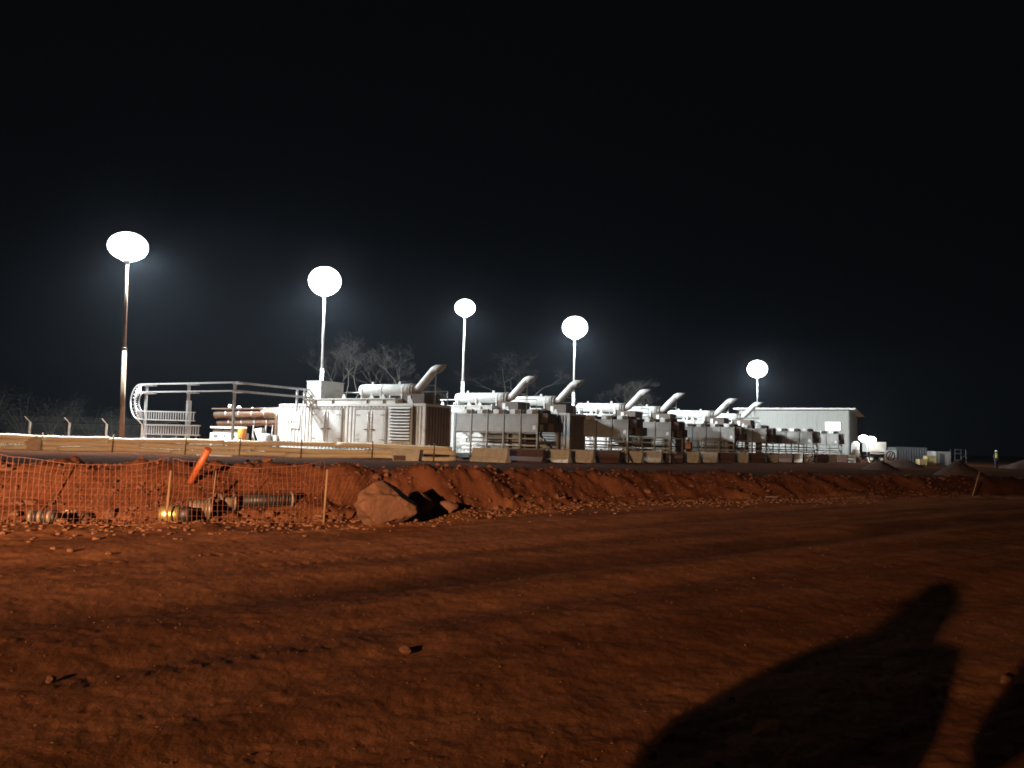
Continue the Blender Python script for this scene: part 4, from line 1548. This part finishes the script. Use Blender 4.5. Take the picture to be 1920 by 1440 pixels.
def person(loc, rz, label, top_m, pose='stand', vest=None, hat=True, bulk=0.0):
    r = empty('person', loc, rz)
    tag(r, label, 'person')
    # joints: facing +y
    P = dict(pel=(0, 0, .95), sp=(0, 0, 1.18), ch=(0, 0, 1.38), nk=(0, .01, 1.52), hd=(0, .03, 1.63), ht=(0, .01, 1.73),
             lh=(-.10, 0, .90), lk=(-.12, .03, .50), la=(-.13, -.02, .09), lt=(-.14, .13, .04),
             rh=(.10, 0, .90), rk=(.12, .03, .50), ra=(.13, -.02, .09), rt=(.14, .13, .04),
             ls=(-.20, 0, 1.42), rs=(.20, 0, 1.42))
    if pose == 'photo':
        P.update(le=(-.50, .06, 1.14), lw=(-.12, .40, 1.46), re=(.34, .12, 1.14), rw=(.10, .40, 1.46))
    elif pose == 'wide':
        P.update(le=(-.46, .04, 1.12), lw=(-.16, .20, 1.04), re=(.26, .04, 1.14), rw=(.12, .22, 1.06))
    else:
        P.update(le=(-.27, -.03, 1.14), lw=(-.28, .08, .90), re=(.27, -.03, 1.14), rw=(.27, .10, .90))
    pts, idx, E = [], {}, []
    def V(k, r_):
        idx[k] = len(pts)
        pts.append((*P[k], r_))
    for k, r_ in (('pel', (.145, .11)), ('sp', (.13, .10)), ('ch', (.155, .11)), ('nk', .058), ('hd', (.085, .10)), ('ht', (.07, .08)),
                  ('lh', .085), ('lk', .058), ('la', .042), ('lt', .038), ('rh', .085), ('rk', .058), ('ra', .042), ('rt', .038),
                  ('ls', .060), ('le', .042), ('lw', .030), ('rs', .060), ('re', .042), ('rw', .030)):
        V(k, r_)
    for a, b in (('pel', 'sp'), ('sp', 'ch'), ('ch', 'nk'), ('nk', 'hd'), ('hd', 'ht'), ('pel', 'lh'), ('lh', 'lk'), ('lk', 'la'), ('la', 'lt'), ('pel', 'rh'), ('rh', 'rk'), ('rk', 'ra'), ('ra', 'rt'),
                 ('ch', 'ls'), ('ls', 'le'), ('le', 'lw'), ('ch', 'rs'), ('rs', 're'), ('re', 'rw')):
        E.append((idx[a], idx[b]))
    P['no'] = (0, .145, 1.635)
    V('no', .014)
    E.append((idx['hd'], idx['no']))
    for s, k in ((-1, 'l'), (1, 'r')):           # palms, four fingers and a thumb
        w_, e_ = Vector(P[k + 'w']), Vector(P[k + 'e'])
        d = (w_ - e_).normalized()
        side = Vector((1, 0, 0)) if pose != 'photo' else Vector((0, .1, 1)).normalized()
        side = (side - d * side.dot(d)).normalized()
        bend = d.cross(side) * .012
        P[k + 'p'] = tuple(w_ + d * .07)
        V(k + 'p', (.036, .02))
        E.append((idx[k + 'w'], idx[k + 'p']))
        for f, ln in enumerate((.055, .075, .08, .07)):
            o_ = (f - 1.5) * .019
            a = w_ + d * .115 + side * o_
            b = a + d * ln * .55 + bend
            c = b + d * ln * .45 + bend * 2.2
            for t, q in enumerate((a, b, c)):
                kk = f'{k}f{f}{t}'
                P[kk] = tuple(q)
                V(kk, (.0095, .009, .0075)[t])
                E.append((idx[k + 'p'] if t == 0 else idx[f'{k}f{f}{t-1}'], idx[kk]))
        a = w_ + d * .05 + side * .04 * (-s if pose != 'photo' else 1)
        b = a + d * .045 + side * .02 * (-s if pose != 'photo' else 1)
        for t, q in enumerate((a, b)):
            kk = f'{k}t{t}'
            P[kk] = tuple(q)
            V(kk, .0105)
            E.append((idx[k + 'p'] if t == 0 else idx[f'{k}t0'], idx[kk]))
    skin_part('body', pts, E, M['skin'], r, 2)
    # clothes follow the body a little outside it
    def sub(keys, grow_, mm, name, edges, root=0):
        ii = {k: i for i, k in enumerate(keys)}
        pp = []
        for k in keys:
            q = pts[idx[k]]
            rr = q[3] if isinstance(q[3], tuple) else (q[3], q[3])
            pp.append((q[0], q[1], q[2], (rr[0] + grow_, rr[1] + grow_)))
        return skin_part(name, pp, [(ii[a], ii[b]) for a, b in edges], mm, r, 2, root)
    sub(['pel', 'sp', 'ch', 'ls', 'le', 'lw', 'rs', 're', 'rw'], .028 + bulk, top_m, 'jacket', [('pel', 'sp'), ('sp', 'ch'), ('ch', 'ls'), ('ls', 'le'), ('le', 'lw'), ('ch', 'rs'), ('rs', 're'), ('re', 'rw')])
    sub(['pel', 'lh', 'lk', 'la', 'rh', 'rk', 'ra'], .024, M['cloth'], 'trousers', [('pel', 'lh'), ('lh', 'lk'), ('lk', 'la'), ('pel', 'rh'), ('rh', 'rk'), ('rk', 'ra')])
    for k in 'lr':
        sub([k + 'a', k + 't'], .016, M['boot'], 'boot', [(k + 'a', k + 't')])
    if bulk:
        MB().lathe([(.17, 1.40), (.155, 1.5), (.145, 1.60), (.13, 1.68), (.10, 1.70)], 18).build('collar', top_m, r)
    if vest:
        v_ = MB().lathe([(.205, .98), (.20, 1.1), (.215, 1.3), (.22, 1.42), (.15, 1.50), (.10, 1.52)], 22)
        v_.v = [(x, y * .78, z) for x, y, z in v_.v]
        vo = v_.build('vest', vest, r)
        for z in (1.08, 1.22):
            b = MB().lathe([(.212, z), (.215, z + .005), (.219, z + .045), (.217, z + .05)], 22)
            b.v = [(x, y * .79, z_) for x, y, z_ in b.v]
            b.build('reflective_band', M['band'], vo)
    if hat:
        h = MB().lathe([(.135, 1.685), (.125, 1.69), (.118, 1.74), (.095, 1.79), (.05, 1.82), (.01, 1.825)], 20)
        h.v = [(x, y * 1.15 + .015, z) for x, y, z in h.v]
        ho = h.build('helmet', M['helmet'], r)
        b = MB().lathe([(.14, 1.678), (.165, 1.675), (.165, 1.683), (.14, 1.69)], 20)
        b.v = [(x, y * 1.2 + .02, z) for x, y, z in b.v]
        b.build('brim', M['helmet'], ho)
    return r


q = at(1868, 878, 80)
person((q.x, 80, tz(q.x, 80)), R_(200), 'person in yellow vest and white helmet standing on the far pad', M['cloth'], vest=M['vesty'])
q = at(1290, 866, 59.5)
person((q.x, 59.5, tz(q.x, 59.5)), R_(150), 'person in orange vest standing before the barriers at the fourth radiator', M['cloth'], vest=M['vesto'])
ph = person((-.50, -.50, 0), R_(0), 'photographer in dark clothes and helmet holding up the phone', M['cloth'], 'photo')
person((-1.66, -.5, 0), R_(-34), 'companion in a wide dark jacket and helmet standing beside the photographer', M['cloth'], 'wide', bulk=.058)
o = MB().cbox(-.58, -.42, -.062, -.052, 1.47, 1.555, .003).build('phone', M['phone'], None)
tag(o, 'black phone held up by the photographer', 'phone')

# ------------------------------------------------------------------ the warm work light behind the photographer
WL = Vector((-8.4, -10.4, 3.63))
wl = empty('work_light_stand', (WL.x, WL.y, 0), 0)
tag(wl, 'warm work light on a tripod stand behind the photographer', 'work light')
MB().tube([(0, 0, .2), (0, 0, WL.z - .35)], .04, 10).build('pole', M['galv'], wl)
m = MB()
for k in range(3):
    a = k * 2.1 + .3
    m.bar((0, 0, 1.1), (math.cos(a) * .9, math.sin(a) * .9, 0), .05)
m.build('tripod', M['galv'], wl)
MB().cbox(-.22, .22, -.22, -.08, WL.z - .30, WL.z + .10, .02).build('lamp_housing', M['dark'], wl)
MB().cbox(-.19, .19, -.08, -.07, WL.z - .26, WL.z + .06, .003).build('lamp_lens', M['worklamp'], wl)
sp = bpy.data.lights.new('work_light_beam', 'SPOT')
sp.energy = SPOT_POWER
sp.color = (1.0, .60, .33)
sp.shadow_soft_size = .06
sp.spot_size = R_(160)
sp.spot_blend = 1.0
spo = bpy.data.objects.new('work_light_beam', sp)
col.objects.link(spo)
spo.parent = wl
spo.location = (0, .02, WL.z - .1)
az, el = R_(-28), R_(-7.6)              # a wide flat beam, aimed at the foot of the berm
aim = Vector((math.sin(az) * math.cos(el), math.cos(az) * math.cos(el), math.sin(el)))
spo.rotation_euler = aim.to_track_quat('-Z', 'Y').to_euler()
spo.scale = (1, .066, 1)
MB().cbox(.26, .60, -.22, -.08, WL.z - .30, WL.z + .10, .02).build('lamp_housing', M['dark'], wl)  # second head, unseen, added to brighten the road at lower right
MB().cbox(.29, .57, -.08, -.07, WL.z - .26, WL.z + .06, .003).build('lamp_lens', M['worklamp'], wl)
sp2 = sp.copy()  # weaker fill beam added for the second head
sp2.energy = SPOT_POWER * .085
sp2.spot_size = R_(54)
so2 = bpy.data.objects.new('added_fill_beam', sp2)
col.objects.link(so2)
so2.parent = wl
so2.location = (.12, .02, WL.z - .1)
az, el = R_(40), R_(-12)
so2.rotation_euler = Vector((math.sin(az) * math.cos(el), math.cos(az) * math.cos(el), math.sin(el))).to_track_quat('-Z', 'Y').to_euler()

# ------------------------------------------------------------------ haze added to give the lamps a glow
if HAZE > 0:
    hz = MB().box(-120, 120, -30, 160, -1.3, 16.5).build('haze', None)
    hm = bpy.data.materials.new('lamp_glow_haze')
    hm.use_nodes = True
    nt = hm.node_tree
    nt.nodes.remove(nt.nodes['Principled BSDF'])
    pv = nt.nodes.new('ShaderNodeVolumePrincipled')
    pv.inputs['Color'].default_value = (.70, .82, 1.0, 1)
    pv.inputs['Density'].default_value = HAZE
    pv.inputs['Anisotropy'].default_value = .75
    nt.links.new(pv.outputs[0], nt.nodes['Material Output'].inputs['Volume'])
    hz.data.materials.clear()
    hz.data.materials.append(hm)
    tag(hz, 'faint haze added for a glow around the plant lamps', 'haze', kind='stuff')
